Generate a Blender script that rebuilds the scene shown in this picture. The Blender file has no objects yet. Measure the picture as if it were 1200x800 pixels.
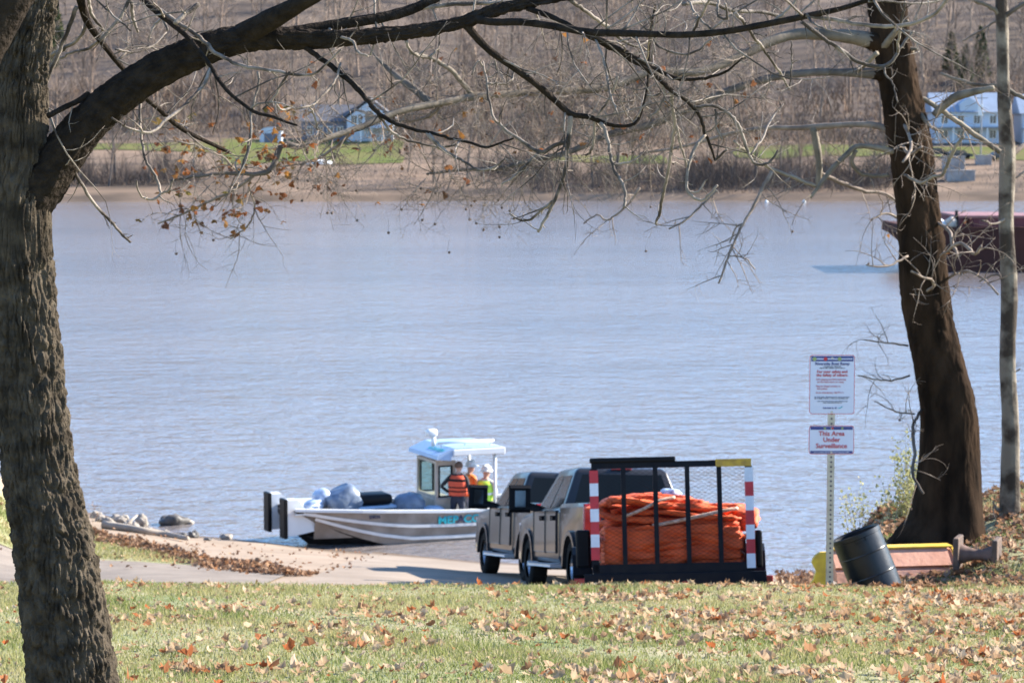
import bpy, bmesh, math, random
import numpy as np
from mathutils import Vector, Matrix, Euler, noise
R = math.radians
rng = random.Random(7)
nrng = np.random.default_rng(11)
sc = bpy.context.scene
col = sc.collection

# ------------------------------------------------------------------ camera, sky, sun, exposure
F = 2960.0                       # focal length in pixels of the 1200 x 800 photograph (55 mm on 22.3 mm)
CAMZ = 10.3                      # eye height above the river
PITCH = math.atan(245.0 / F)
cam_d = bpy.data.cameras.new("camera"); cam = bpy.data.objects.new("camera", cam_d); col.objects.link(cam)
cam.location = (0, 0, CAMZ); cam.rotation_euler = (math.pi / 2 - PITCH, 0, 0)
cam_d.sensor_width = 22.3; cam_d.lens = 55.0; cam_d.clip_start = 0.1; cam_d.clip_end = 5000
cam_d.dof.use_dof = True; cam_d.dof.focus_distance = 11.5; cam_d.dof.aperture_fstop = 5.2
sc.camera = cam

SUN_EL, SUN_ROT = R(29), R(71)
world = bpy.data.worlds.new("World"); sc.world = world; world.use_nodes = True
wn = world.node_tree
sky = wn.nodes.new('ShaderNodeTexSky'); sky.sky_type = 'NISHITA'; sky.sun_disc = False
sky.sun_elevation = SUN_EL; sky.sun_rotation = SUN_ROT; sky.air_density = 1.0; sky.dust_density = 0.0; sky.ozone_density = 6.0
bg = wn.nodes['Background']; bg.inputs[1].default_value = 0.122
wn.links.new(sky.outputs[0], bg.inputs[0])
sun_d = bpy.data.lights.new("sun", 'SUN'); sun = bpy.data.objects.new("sun", sun_d); col.objects.link(sun)
sun_d.energy = 5.0; sun_d.angle = R(0.53); sun_d.color = (1.0, 0.93, 0.82)
sdir = Vector((math.cos(SUN_EL) * math.sin(SUN_ROT), math.cos(SUN_EL) * math.cos(SUN_ROT), math.sin(SUN_EL)))
sun.rotation_euler = sdir.to_track_quat('Z', 'Y').to_euler()
sun.location = (60, 20, 60)
vs = sc.view_settings; vs.view_transform = 'Standard'; vs.look = 'None'; vs.gamma = 1; vs.use_curve_mapping = False
vs.exposure = 1.8
sc.render.engine = 'CYCLES'
sc.cycles.use_denoising = True
sc.cycles.max_bounces = 8; sc.cycles.transparent_max_bounces = 12

# ------------------------------------------------------------------ helpers
def P(px, py, Y):
    """world point at depth Y seen at pixel (px, py) of the photograph"""
    u = (px - 600) / F; v = (400 - py) / F
    cp, sp = math.cos(PITCH), math.sin(PITCH)
    d = Vector((u, cp + v * sp, -sp + v * cp))
    return Vector((0, 0, CAMZ)) + d * (Y / d.y)

def tag(o, label=None, cat=None, group=None, kind=None):
    if label: o["label"] = label
    if cat: o["category"] = cat
    if group: o["group"] = group
    if kind: o["kind"] = kind
    return o

def empty(name, loc=(0, 0, 0), mat4=None):
    o = bpy.data.objects.new(name, None); col.objects.link(o)
    if mat4 is not None: o.matrix_world = mat4
    else: o.location = loc
    return o

def link(name, mesh, mats=None, parent=None):
    o = bpy.data.objects.new(name, mesh); col.objects.link(o)
    if parent is not None: o.parent = parent
    if mats is not None and len(mesh.materials) == 0:
        for m in (mats if isinstance(mats, (list, tuple)) else [mats]): mesh.materials.append(m)
    return o

class MB:
    def __init__(self): self.v = []; self.f = []; self.m = []
    def add(self, vs, fs, mi=0, M=None):
        b = len(self.v)
        if M is not None: vs = [M @ Vector(p) for p in vs]
        self.v += [tuple(p) for p in vs]
        for f in fs: self.f.append(tuple(i + b for i in f)); self.m.append(mi)
        return self
    def box(self, x0, x1, y0, y1, z0, z1, mi=0, M=None):
        vs = [(x, y, z) for x in (x0, x1) for y in (y0, y1) for z in (z0, z1)]
        fs = [(0, 1, 3, 2), (4, 6, 7, 5), (0, 4, 5, 1), (2, 3, 7, 6), (0, 2, 6, 4), (1, 5, 7, 3)]
        return self.add(vs, fs, mi, M)
    def bbox(self, x0, x1, y0, y1, z0, z1, b=0.01, mi=0, M=None):
        """box with chamfered edges"""
        bm = bmesh.new(); bmesh.ops.create_cube(bm, size=1)
        for w in bm.verts: w.co = Vector(((x0 + x1) / 2 + w.co.x * (x1 - x0), (y0 + y1) / 2 + w.co.y * (y1 - y0), (z0 + z1) / 2 + w.co.z * (z1 - z0)))
        b = min(b, 0.45 * min(abs(x1 - x0), abs(y1 - y0), abs(z1 - z0)))
        bmesh.ops.bevel(bm, geom=bm.edges[:], offset=b, segments=2, profile=0.5, affect='EDGES')
        return self.bm(bm, mi, M)
    def bm(self, bm, mi=0, M=None):
        bm.verts.index_update()
        self.add([w.co.copy() for w in bm.verts], [[w.index for w in f.verts] for f in bm.faces], mi, M); bm.free(); return self
    def bar(self, a, b, w, h=None, mi=0, M=None):
        """straight rectangular bar from a to b"""
        a, b = Vector(a), Vector(b); d = (b - a); L = d.length
        if L < 1e-6: return self
        h = w if h is None else h
        q = d.to_track_quat('Y', 'Z').to_matrix().to_4x4(); q.translation = a
        return self.box(-w / 2, w / 2, 0, L, -h / 2, h / 2, mi, q if M is None else M @ q)
    def tube(self, pts, rad, n=6, mi=0, cap=True, M=None):
        pts = [Vector(p) for p in pts]; k = len(pts)
        if not isinstance(rad, (list, tuple)): rad = [rad] * k
        vs = []; fs = []
        up = None
        for i in range(k):
            t = (pts[min(i + 1, k - 1)] - pts[max(i - 1, 0)])
            if t.length < 1e-9: t = Vector((0, 0, 1))
            t.normalize()
            if up is None: up = t.orthogonal().normalized()
            else:
                up = up - t * up.dot(t)
                up = t.orthogonal().normalized() if up.length < 1e-6 else up.normalized()
            s = t.cross(up)
            for j in range(n):
                a = 2 * math.pi * j / n
                vs.append(pts[i] + (up * math.cos(a) + s * math.sin(a)) * rad[i])
        for i in range(k - 1):
            for j in range(n):
                fs.append((i * n + j, i * n + (j + 1) % n, (i + 1) * n + (j + 1) % n, (i + 1) * n + j))
        if cap: fs.append(tuple(range(n - 1, -1, -1))); fs.append(tuple((k - 1) * n + j for j in range(n)))
        return self.add(vs, fs, mi, M)
    def lathe(self, prof, n=24, mi=0, M=None, skip=None):
        """profile [(r, z)] turned round z"""
        vs = []; fs = []; k = len(prof)
        for r, z in prof:
            for j in range(n):
                a = 2 * math.pi * j / n; vs.append((r * math.cos(a), r * math.sin(a), z))
        for i in range(k - 1):
            for j in range(n):
                if skip and skip(i, j): continue
                fs.append((i * n + j, i * n + (j + 1) % n, (i + 1) * n + (j + 1) % n, (i + 1) * n + j))
        return self.add(vs, fs, mi, M)
    def prism(self, outline, a, b, axis='x', mi=0, M=None, inset=0):
        """2-D outline extruded along axis from a to b ('x': outline is (y, z); 'y': (x, z); 'z': (x, y))"""
        n = len(outline)
        def pt(p, t): return {'x': (t, p[0], p[1]), 'y': (p[0], t, p[1]), 'z': (p[0], p[1], t)}[axis]
        vs = [pt(p, a) for p in outline] + [pt(p, b) for p in outline]
        fs = [tuple(range(n)), tuple(range(2 * n - 1, n - 1, -1))]
        fs += [(i, i + n, (i + 1) % n + n, (i + 1) % n) for i in range(n)]
        return self.add(vs, fs, mi, M)
    def build(self, name, mats, parent=None, smooth=False, angle=None, bevel=0.0):
        me = bpy.data.meshes.new(name); me.from_pydata(self.v, [], self.f)
        mats = mats if isinstance(mats, (list, tuple)) else [mats]
        for m in mats: me.materials.append(m)
        if len(mats) > 1: me.polygons.foreach_set("material_index", self.m)
        bm = bmesh.new(); bm.from_mesh(me); bmesh.ops.remove_doubles(bm, verts=bm.verts[:], dist=1e-5) if bevel else None; bmesh.ops.recalc_face_normals(bm, faces=bm.faces[:])
        if bevel:
            es = [e for e in bm.edges if len(e.link_faces) == 2 and e.calc_face_angle(0) > R(24)]
            bmesh.ops.bevel(bm, geom=es, offset=bevel, segments=3, profile=0.5, affect='EDGES', clamp_overlap=True)
        bm.to_mesh(me); bm.free()
        if smooth: me.polygons.foreach_set("use_smooth", [True] * len(me.polygons))
        if smooth and angle:
            try: me.set_sharp_from_angle(angle=R(angle))
            except Exception: pass
        me.update()
        return link(name, me, None, parent)

def np_mesh(name, V, Fq, mats, parent=None, smooth=False, mi=None):
    """mesh from numpy arrays; Fq is (n, 3) or (n, 4)"""
    me = bpy.data.meshes.new(name); V = np.asarray(V, np.float32); Fq = np.asarray(Fq, np.int32); k = Fq.shape[1]
    me.vertices.add(len(V)); me.vertices.foreach_set("co", V.ravel())
    me.loops.add(Fq.size); me.loops.foreach_set("vertex_index", Fq.ravel())
    me.polygons.add(len(Fq)); me.polygons.foreach_set("loop_start", np.arange(len(Fq), dtype=np.int32) * k)
    me.polygons.foreach_set("loop_total", np.full(len(Fq), k, np.int32))
    for m in (mats if isinstance(mats, (list, tuple)) else [mats]): me.materials.append(m)
    if mi is not None: me.polygons.foreach_set("material_index", np.asarray(mi, np.int32))
    if smooth: me.polygons.foreach_set("use_smooth", np.ones(len(Fq), bool))
    me.update(calc_edges=True); me.validate()
    return link(name, me, None, parent)

def copy_tree(o, parent=None):
    c = o.copy(); col.objects.link(c); c.parent = parent
    for ch in [x for x in bpy.data.objects if x.parent == o]: copy_tree(ch, c)
    return c

def text_part(name, body, size, mat, parent, M, align='CENTER', sx=1.0, bold=0.0):
    cu = bpy.data.curves.new(name, 'FONT'); cu.body = body; cu.size = size; cu.align_x = align; cu.align_y = 'CENTER'
    cu.extrude = 0.0008; cu.offset = bold; cu.resolution_u = 3
    t = bpy.data.objects.new(name, cu); col.objects.link(t)
    bpy.context.view_layer.update()
    me = bpy.data.meshes.new_from_object(t.evaluated_get(bpy.context.evaluated_depsgraph_get()))
    bpy.data.objects.remove(t); bpy.data.curves.remove(cu)
    me.transform(M @ Matrix.Diagonal((sx, 1, 1, 1))); me.materials.clear(); me.materials.append(mat)
    return link(name, me, None, parent)

# ------------------------------------------------------------------ materials
def mat(name, c, rough=0.6, metal=0.0, var=0.0, scale=5.0, c2=None, bump=0.0, bscale=None, spec=0.5, stretch=(1, 1, 1), detail=4.0, island=0.0, coat=0.0, lo=0.35, hi=0.65):
    """procedural principled material: two colours mixed by noise, optional bump and per-island variation"""
    m = bpy.data.materials.new(name); m.use_nodes = True; nt = m.node_tree; b = nt.nodes['Principled BSDF']
    b.inputs['Roughness'].default_value = rough; b.inputs['Metallic'].default_value = metal
    b.inputs['Specular IOR Level'].default_value = spec; b.inputs['Coat Weight'].default_value = coat
    b.inputs['Coat Roughness'].default_value = 0.06
    b.inputs['Base Color'].default_value = (*c, 1)
    tc = nt.nodes.new('ShaderNodeTexCoord'); mp = nt.nodes.new('ShaderNodeMapping'); mp.inputs['Scale'].default_value = stretch
    nt.links.new(tc.outputs['Object'], mp.inputs['Vector'])
    if c2 is None and var > 0: c2 = tuple(max(0, x * (1 - var)) for x in c)
    if c2 is not None:
        nz = nt.nodes.new('ShaderNodeTexNoise'); nz.inputs['Scale'].default_value = scale; nz.inputs['Detail'].default_value = detail
        nt.links.new(mp.outputs[0], nz.inputs['Vector'])
        rp = nt.nodes.new('ShaderNodeMapRange'); rp.inputs['From Min'].default_value = lo; rp.inputs['From Max'].default_value = hi
        nt.links.new(nz.outputs['Fac'], rp.inputs['Value'])
        mx = nt.nodes.new('ShaderNodeMix'); mx.data_type = 'RGBA'
        mx.inputs['A'].default_value = (*c, 1); mx.inputs['B'].default_value = (*c2, 1)
        nt.links.new(rp.outputs[0], mx.inputs['Factor'])
        out = mx.outputs['Result']
        if island > 0:
            g = nt.nodes.new('ShaderNodeNewGeometry'); mr = nt.nodes.new('ShaderNodeMapRange')
            mr.inputs['To Min'].default_value = 1 - island; mr.inputs['To Max'].default_value = 1 + island
            nt.links.new(g.outputs['Random Per Island'], mr.inputs['Value'])
            hs = nt.nodes.new('ShaderNodeHueSaturation'); nt.links.new(out, hs.inputs['Color']); nt.links.new(mr.outputs[0], hs.inputs['Value'])
            out = hs.outputs[0]
        nt.links.new(out, b.inputs['Base Color'])
    if bump > 0:
        nb = nt.nodes.new('ShaderNodeTexNoise'); nb.inputs['Scale'].default_value = bscale or scale * 4; nb.inputs['Detail'].default_value = 6
        nt.links.new(mp.outputs[0], nb.inputs['Vector'])
        bp = nt.nodes.new('ShaderNodeBump'); bp.inputs['Strength'].default_value = bump; bp.inputs['Distance'].default_value = 0.02
        nt.links.new(nb.outputs['Fac'], bp.inputs['Height']); nt.links.new(bp.outputs[0], b.inputs['Normal'])
    return m

def ramp_leaf(name, cols, transl=0.35):
    """leaf: colour picked per leaf, lets light through"""
    m = bpy.data.materials.new(name); m.use_nodes = True; nt = m.node_tree; nt.nodes.remove(nt.nodes['Principled BSDF'])
    g = nt.nodes.new('ShaderNodeNewGeometry'); oi = nt.nodes.new('ShaderNodeObjectInfo')
    ad = nt.nodes.new('ShaderNodeMath'); ad.operation = 'ADD'; fr = nt.nodes.new('ShaderNodeMath'); fr.operation = 'FRACT'
    nt.links.new(g.outputs['Random Per Island'], ad.inputs[0]); nt.links.new(oi.outputs['Random'], ad.inputs[1]); nt.links.new(ad.outputs[0], fr.inputs[0])
    cr = nt.nodes.new('ShaderNodeValToRGB'); cr.color_ramp.interpolation = 'LINEAR'
    e = cr.color_ramp.elements
    while len(e) < len(cols): e.new(0.5)
    for i, c in enumerate(cols): e[i].position = i / (len(cols) - 1); e[i].color = (*c, 1)
    nt.links.new(fr.outputs[0], cr.inputs[0])
    d = nt.nodes.new('ShaderNodeBsdfDiffuse'); t = nt.nodes.new('ShaderNodeBsdfTranslucent'); mx = nt.nodes.new('ShaderNodeMixShader'); mx.inputs[0].default_value = transl
    nt.links.new(cr.outputs[0], d.inputs[0]); nt.links.new(cr.outputs[0], t.inputs[0])
    nt.links.new(d.outputs[0], mx.inputs[1]); nt.links.new(t.outputs[0], mx.inputs[2])
    nt.links.new(mx.outputs[0], nt.nodes['Material Output'].inputs['Surface'])
    return m

def grass_mat(name, ca, cb, cc, s1=0.5, s2=3.0):
    m = bpy.data.materials.new(name); m.use_nodes = True; nt = m.node_tree; nt.nodes.remove(nt.nodes['Principled BSDF'])
    tc = nt.nodes.new('ShaderNodeTexCoord')
    n1 = nt.nodes.new('ShaderNodeTexNoise'); n1.inputs['Scale'].default_value = s1; n1.inputs['Detail'].default_value = 4
    nt.links.new(tc.outputs['Object'], n1.inputs['Vector'])
    g = nt.nodes.new('ShaderNodeNewGeometry')
    r1 = nt.nodes.new('ShaderNodeMapRange'); r1.inputs['From Min'].default_value = 0.38; r1.inputs['From Max'].default_value = 0.64
    nt.links.new(n1.outputs['Fac'], r1.inputs['Value'])
    m1 = nt.nodes.new('ShaderNodeMix'); m1.data_type = 'RGBA'; m1.inputs['A'].default_value = (*ca, 1); m1.inputs['B'].default_value = (*cb, 1)
    nt.links.new(r1.outputs[0], m1.inputs['Factor'])
    m2 = nt.nodes.new('ShaderNodeMix'); m2.data_type = 'RGBA'; m2.inputs['B'].default_value = (*cc, 1)
    r2 = nt.nodes.new('ShaderNodeMapRange'); r2.inputs['From Min'].default_value = 0.55; r2.inputs['From Max'].default_value = 1.0; r2.inputs['To Max'].default_value = 0.9
    nt.links.new(g.outputs['Random Per Island'], r2.inputs['Value'])
    nt.links.new(m1.outputs['Result'], m2.inputs['A']); nt.links.new(r2.outputs[0], m2.inputs['Factor'])
    d = nt.nodes.new('ShaderNodeBsdfDiffuse'); t = nt.nodes.new('ShaderNodeBsdfTranslucent'); mx = nt.nodes.new('ShaderNodeMixShader'); mx.inputs[0].default_value = 0.4
    nt.links.new(m2.outputs['Result'], d.inputs[0]); nt.links.new(m2.outputs['Result'], t.inputs[0])
    nt.links.new(d.outputs[0], mx.inputs[1]); nt.links.new(t.outputs[0], mx.inputs[2])
    nt.links.new(mx.outputs[0], nt.nodes['Material Output'].inputs['Surface'])
    return m

def glass_mat(name, tint=(0.55, 0.62, 0.6), clear=0.5, rough=0.04):
    m = bpy.data.materials.new(name); m.use_nodes = True; nt = m.node_tree; b = nt.nodes['Principled BSDF']
    b.inputs['Base Color'].default_value = (0.02, 0.025, 0.025, 1); b.inputs['Roughness'].default_value = rough; b.inputs['Specular IOR Level'].default_value = 0.7
    t = nt.nodes.new('ShaderNodeBsdfTransparent'); t.inputs[0].default_value = (*tint, 1)
    mx = nt.nodes.new('ShaderNodeMixShader'); mx.inputs[0].default_value = clear
    nt.links.new(b.outputs[0], mx.inputs[1]); nt.links.new(t.outputs[0], mx.inputs[2])
    nt.links.new(mx.outputs[0], nt.nodes['Material Output'].inputs['Surface'])
    return m

def water_mat():
    m = bpy.data.materials.new("river_water"); m.use_nodes = True; nt = m.node_tree; b = nt.nodes['Principled BSDF']
    b.inputs['Roughness'].default_value = 0.12; b.inputs['IOR'].default_value = 1.333
    tc = nt.nodes.new('ShaderNodeTexCoord')
    def nz(scale, sx, sy, det=3.0, rot=0.0):
        mp = nt.nodes.new('ShaderNodeMapping'); mp.inputs['Scale'].default_value = (sx, sy, 1); mp.inputs['Rotation'].default_value = (0, 0, rot)
        n = nt.nodes.new('ShaderNodeTexNoise'); n.inputs['Scale'].default_value = scale; n.inputs['Detail'].default_value = det
        nt.links.new(tc.outputs['Object'], mp.inputs['Vector']); nt.links.new(mp.outputs[0], n.inputs['Vector']); return n.outputs['Fac']
    big = nz(0.035, 0.35, 1.0, 3.0)
    mr = nt.nodes.new('ShaderNodeMapRange'); mr.inputs['From Min'].default_value = 0.4; mr.inputs['From Max'].default_value = 0.62
    nt.links.new(big, mr.inputs['Value'])
    mx = nt.nodes.new('ShaderNodeMix'); mx.data_type = 'RGBA'
    mx.inputs['A'].default_value = (0.18, 0.156, 0.148, 1); mx.inputs['B'].default_value = (0.15, 0.13, 0.124, 1)
    nt.links.new(mr.outputs[0], mx.inputs['Factor']); nt.links.new(mx.outputs['Result'], b.inputs['Base Color'])
    w1 = nz(0.9, 0.75, 1.0, 4.0, 0.45); w2 = nz(0.2, 0.7, 1.0, 2.0, -0.35); w3 = nz(3.2, 0.9, 1.0, 3.0, 0.6)
    def math_(op, a, bb):
        q = nt.nodes.new('ShaderNodeMath'); q.operation = op
        for i, x in enumerate((a, bb)):
            if isinstance(x, (int, float)): q.inputs[i].default_value = x
            else: nt.links.new(x, q.inputs[i])
        return q.outputs[0]
    h = math_('ADD', math_('ADD', math_('MULTIPLY', w1, 0.17), math_('MULTIPLY', w2, 0.16)), math_('MULTIPLY', w3, 0.075))
    bp = nt.nodes.new('ShaderNodeBump'); bp.inputs['Strength'].default_value = 0.75; bp.inputs['Distance'].default_value = 1.0
    nt.links.new(h, bp.inputs['Height']); nt.links.new(bp.outputs[0], b.inputs['Normal'])
    return m

M = {}
M['water'] = water_mat()
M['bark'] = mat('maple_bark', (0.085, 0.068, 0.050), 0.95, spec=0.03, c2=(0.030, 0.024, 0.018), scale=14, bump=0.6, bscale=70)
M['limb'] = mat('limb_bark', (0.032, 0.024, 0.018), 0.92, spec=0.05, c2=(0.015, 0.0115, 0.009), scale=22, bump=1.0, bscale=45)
M['twig'] = mat('twig_bark', (0.25, 0.205, 0.165), 0.8, spec=0.2, c2=(0.055, 0.043, 0.034), scale=9, lo=0.42, hi=0.58, bump=0.3, bscale=120)
M['sbark'] = mat('sycamore_bark', (0.038, 0.023, 0.014), 0.95, spec=0.03, c2=(0.012, 0.008, 0.0055), scale=5, bump=0.7, bscale=25, stretch=(1, 1, 0.35))
M['spale'] = mat('pale_sycamore_limb', (0.25, 0.205, 0.15), 0.8, spec=0.2, c2=(0.07, 0.054, 0.04), scale=3.5, bump=0.3, bscale=40)
M['stwig'] = mat('sycamore_twig', (0.26, 0.205, 0.16), 0.85, spec=0.2, c2=(0.12, 0.09, 0.072), scale=6)
M['thin'] = mat('thin_trunk_bark', (0.20, 0.165, 0.125), 0.85, spec=0.2, c2=(0.05, 0.036, 0.026), scale=4, bump=0.4, bscale=30, lo=0.42, hi=0.6)
M['grass'] = grass_mat('lawn_grass', (0.165, 0.195, 0.055), (0.36, 0.315, 0.145), (0.46, 0.39, 0.23))
M['lawn'] = mat('lawn_soil', (0.15, 0.17, 0.055), 0.95, c2=(0.30, 0.25, 0.14), scale=1.2, bump=0.8, bscale=40)
M['leaf'] = ramp_leaf('fallen_leaf', [(0.40, 0.27, 0.16), (0.50, 0.37, 0.24), (0.24, 0.11, 0.05), (0.56, 0.43, 0.30), (0.36, 0.22, 0.12), (0.34, 0.10, 0.035)], 0.42)
M['leafb'] = ramp_leaf('brown_leaf', [(0.20, 0.10, 0.055), (0.33, 0.20, 0.12), (0.16, 0.08, 0.05), (0.40, 0.27, 0.18), (0.24, 0.11, 0.05)], 0.25)
M['leaft'] = ramp_leaf('hanging_leaf', [(0.16, 0.065, 0.035), (0.30, 0.10, 0.03), (0.12, 0.055, 0.035), (0.34, 0.16, 0.04), (0.18, 0.075, 0.04), (0.15, 0.12, 0.035)], 0.4)
M['sand'] = mat('shore_sand', (0.30, 0.228, 0.168), 0.95, spec=0.15, c2=(0.235, 0.175, 0.125), scale=0.6, bump=0.5, bscale=9)
M['ramp'] = mat('ramp_concrete', (0.28, 0.222, 0.172), 0.9, spec=0.2, c2=(0.22, 0.172, 0.13), scale=0.8, bump=0.3, bscale=20)
def wet_edge(m):
    # sand and concrete soaked by the river: darker and shinier close to the water level
    nt = m.node_tree; b = nt.nodes['Principled BSDF']; src = b.inputs['Base Color'].links[0].from_socket
    g = nt.nodes.new('ShaderNodeNewGeometry'); sx = nt.nodes.new('ShaderNodeSeparateXYZ'); nt.links.new(g.outputs['Position'], sx.inputs[0])
    nz = nt.nodes.new('ShaderNodeTexNoise'); nz.inputs['Scale'].default_value = 0.9; nt.links.new(g.outputs['Position'], nz.inputs['Vector'])
    ad = nt.nodes.new('ShaderNodeMath'); ad.operation = 'MULTIPLY_ADD'; ad.inputs[1].default_value = -0.35; nt.links.new(nz.outputs['Fac'], ad.inputs[0]); nt.links.new(sx.outputs['Z'], ad.inputs[2])
    mr = nt.nodes.new('ShaderNodeMapRange'); mr.inputs['From Min'].default_value = -0.06; mr.inputs['From Max'].default_value = 0.16; mr.inputs['To Min'].default_value = 1; mr.inputs['To Max'].default_value = 0
    nt.links.new(ad.outputs[0], mr.inputs['Value'])
    mx = nt.nodes.new('ShaderNodeMix'); mx.data_type = 'RGBA'; mx.inputs['B'].default_value = (0.12, 0.085, 0.06, 1); nt.links.new(src, mx.inputs['A']); nt.links.new(mr.outputs[0], mx.inputs['Factor']); nt.links.new(mx.outputs['Result'], b.inputs['Base Color'])
wet_edge(M['sand']); wet_edge(M['ramp'])
M['road'] = mat('road_asphalt', (0.23, 0.19, 0.155), 0.95, spec=0.15, c2=(0.17, 0.14, 0.115), scale=1.5, bump=0.4, bscale=40)
M['rock'] = mat('shore_rock', (0.30, 0.26, 0.215), 0.9, c2=(0.15, 0.13, 0.11), scale=4, bump=0.6, bscale=16, island=0.2)
M['wood'] = mat('driftwood', (0.42, 0.36, 0.29), 0.9, c2=(0.28, 0.23, 0.18), scale=4, stretch=(0.2, 1, 1), bump=0.4)
M['weed'] = mat('dry_weed', (0.50, 0.42, 0.27), 0.9, var=0.4, scale=3)
M['bush'] = grass_mat('pale_bush', (0.30, 0.31, 0.12), (0.40, 0.36, 0.18), (0.45, 0.40, 0.22))
M['paint'] = mat('truck_paint', (0.034, 0.032, 0.033), 0.3, 0.2, c2=(0.028, 0.027, 0.028), scale=0.8, coat=0.22, spec=0.35)
M['glass'] = glass_mat('tinted_glass', (0.42, 0.47, 0.46), 0.55)
M['cglass'] = glass_mat('cabin_glass', (0.86, 0.95, 0.92), 0.9)
M['black'] = mat('black_plastic', (0.009, 0.009, 0.010), 0.5, var=0.3, scale=6, spec=0.15)
M['steel'] = mat('black_steel', (0.007, 0.008, 0.012), 0.5, c2=(0.014, 0.013, 0.014), scale=7, spec=0.12)
M['tyre'] = mat('tyre_rubber', (0.010, 0.010, 0.010), 0.9, c2=(0.024, 0.02, 0.017), scale=4, spec=0.1)
M['chrome'] = mat('bright_metal', (0.62, 0.62, 0.64), 0.22, 1.0, var=0.15, scale=4)
M['trim'] = mat('dark_interior', (0.02, 0.02, 0.022), 0.8, var=0.3, scale=3)
M['red'] = mat('red_lens', (0.42, 0.015, 0.015), 0.2, var=0.25, scale=8, coat=0.5)
M['rtape'] = mat('red_tape', (0.55, 0.025, 0.03), 0.45, var=0.2, scale=12)
M['wtape'] = mat('white_tape', (0.74, 0.74, 0.76), 0.45, var=0.12, scale=12)
M['ytape'] = mat('yellow_paint', (0.62, 0.36, 0.03), 0.6, c2=(0.40, 0.22, 0.03), scale=14)
M['orange'] = mat('orange_boom_fabric', (0.74, 0.105, 0.018), 0.7, c2=(0.58, 0.075, 0.014), scale=3.5, bump=0.5, bscale=14, island=0.08)
M['strap'] = mat('pale_rope', (0.72, 0.50, 0.38), 0.8, c2=(0.55, 0.30, 0.18), scale=20)
M['alu'] = mat('bare_aluminium', (0.34, 0.31, 0.28), 0.42, 0.6, c2=(0.23, 0.205, 0.18), scale=2.2, bump=0.12, bscale=6)
M['alub'] = mat('bright_aluminium', (0.72, 0.72, 0.72), 0.38, 0.5, var=0.12, scale=5)
M['hulldark'] = mat('dark_hull_bottom', (0.02, 0.019, 0.02), 0.7, var=0.4, scale=3)
M['wpaint'] = mat('white_paint', (0.68, 0.68, 0.67), 0.4, var=0.06, scale=3)
M['bluetop'] = mat('pale_blue_top', (0.30, 0.42, 0.60), 0.4, var=0.06, scale=3)
M['paleblue'] = mat('pale_blue_plastic', (0.36, 0.46, 0.60), 0.5, var=0.15, scale=5)
M['tan'] = mat('tan_panel', (0.44, 0.36, 0.29), 0.6, var=0.15, scale=4)
M['teal'] = mat('teal_lettering', (0.01, 0.36, 0.42), 0.5, var=0.1, scale=9)
M['ink'] = mat('dark_ink', (0.03, 0.03, 0.07), 0.6, var=0.2, scale=9)
M['bluegrey'] = mat('grey_plastic_sheet', (0.16, 0.20, 0.27), 0.45, c2=(0.10, 0.13, 0.18), scale=5, bump=0.4, bscale=12)
M['clear'] = mat('pale_plastic_sheet', (0.50, 0.56, 0.66), 0.3, c2=(0.28, 0.34, 0.46), scale=7, bump=0.6, bscale=16)
M['navy'] = mat('navy_cloth', (0.02, 0.025, 0.045), 0.85, var=0.3, scale=12)
M['dshirt'] = mat('black_cloth', (0.025, 0.025, 0.028), 0.85, var=0.3, scale=12)
M['vest'] = mat('red_orange_vest', (0.70, 0.085, 0.03), 0.75, var=0.2, scale=14)
M['hivis'] = mat('orange_jacket', (0.85, 0.20, 0.03), 0.75, var=0.15, scale=14)
M['lime'] = mat('lime_vest', (0.55, 0.85, 0.08), 0.75, var=0.15, scale=14)
M['pale'] = mat('pale_grey_cloth', (0.52, 0.52, 0.50), 0.85, var=0.2, scale=12)
M['skin'] = mat('skin', (0.48, 0.27, 0.19), 0.55, var=0.15, scale=10)
M['hair'] = mat('brown_hair', (0.14, 0.075, 0.045), 0.8, var=0.3, scale=30)
M['signw'] = mat('sign_white', (0.60, 0.61, 0.72), 0.4, var=0.04, scale=5)
M['signb'] = mat('sign_blue', (0.03, 0.045, 0.20), 0.4, var=0.1, scale=5)
M['signr'] = mat('sign_red', (0.50, 0.03, 0.04), 0.45, var=0.1, scale=5)
M['signg'] = mat('sign_olive', (0.30, 0.36, 0.12), 0.45, var=0.1, scale=5)
M['galv'] = mat('galvanised_steel', (0.52, 0.50, 0.46), 0.4, 0.7, c2=(0.40, 0.38, 0.34), scale=9)
M['drum'] = mat('black_drum_plastic', (0.009, 0.0095, 0.012), 0.34, spec=0.35, var=0.35, scale=4, bump=0.15, bscale=10)
M['rust'] = mat('faded_red_steel', (0.58, 0.29, 0.19), 0.75, c2=(0.46, 0.21, 0.13), scale=5, bump=0.3, bscale=14)
M['rustd'] = mat('dark_rust', (0.075, 0.05, 0.038), 0.9, c2=(0.13, 0.08, 0.055), scale=7, bump=0.5, bscale=18)
M['yel'] = mat('yellow_cast_steel', (0.70, 0.46, 0.04), 0.55, c2=(0.52, 0.32, 0.04), scale=9)
M['bhull'] = mat('barge_hull', (0.075, 0.029, 0.021), 0.8, spec=0.1, c2=(0.048, 0.022, 0.019), scale=0.5, bump=0.3, bscale=2, stretch=(1, 1, 0.4))
M['bred'] = mat('barge_red', (0.15, 0.022, 0.026), 0.6, c2=(0.10, 0.017, 0.02), scale=0.6)
M['btop'] = mat('barge_lit_hatch_top', (0.28, 0.12, 0.10), 0.6, var=0.2, scale=0.6)  # barge red made paler: sunlight on the hatch top put into its colour
M['fbank'] = mat('far_bank', (0.22, 0.155, 0.11), 0.95, spec=0.05, c2=(0.11, 0.082, 0.062), scale=0.22, bump=0.6, bscale=0.6, stretch=(0.4, 1, 1))  # earth blotches; the stretched dark streaks also paint in shadow lines
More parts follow.
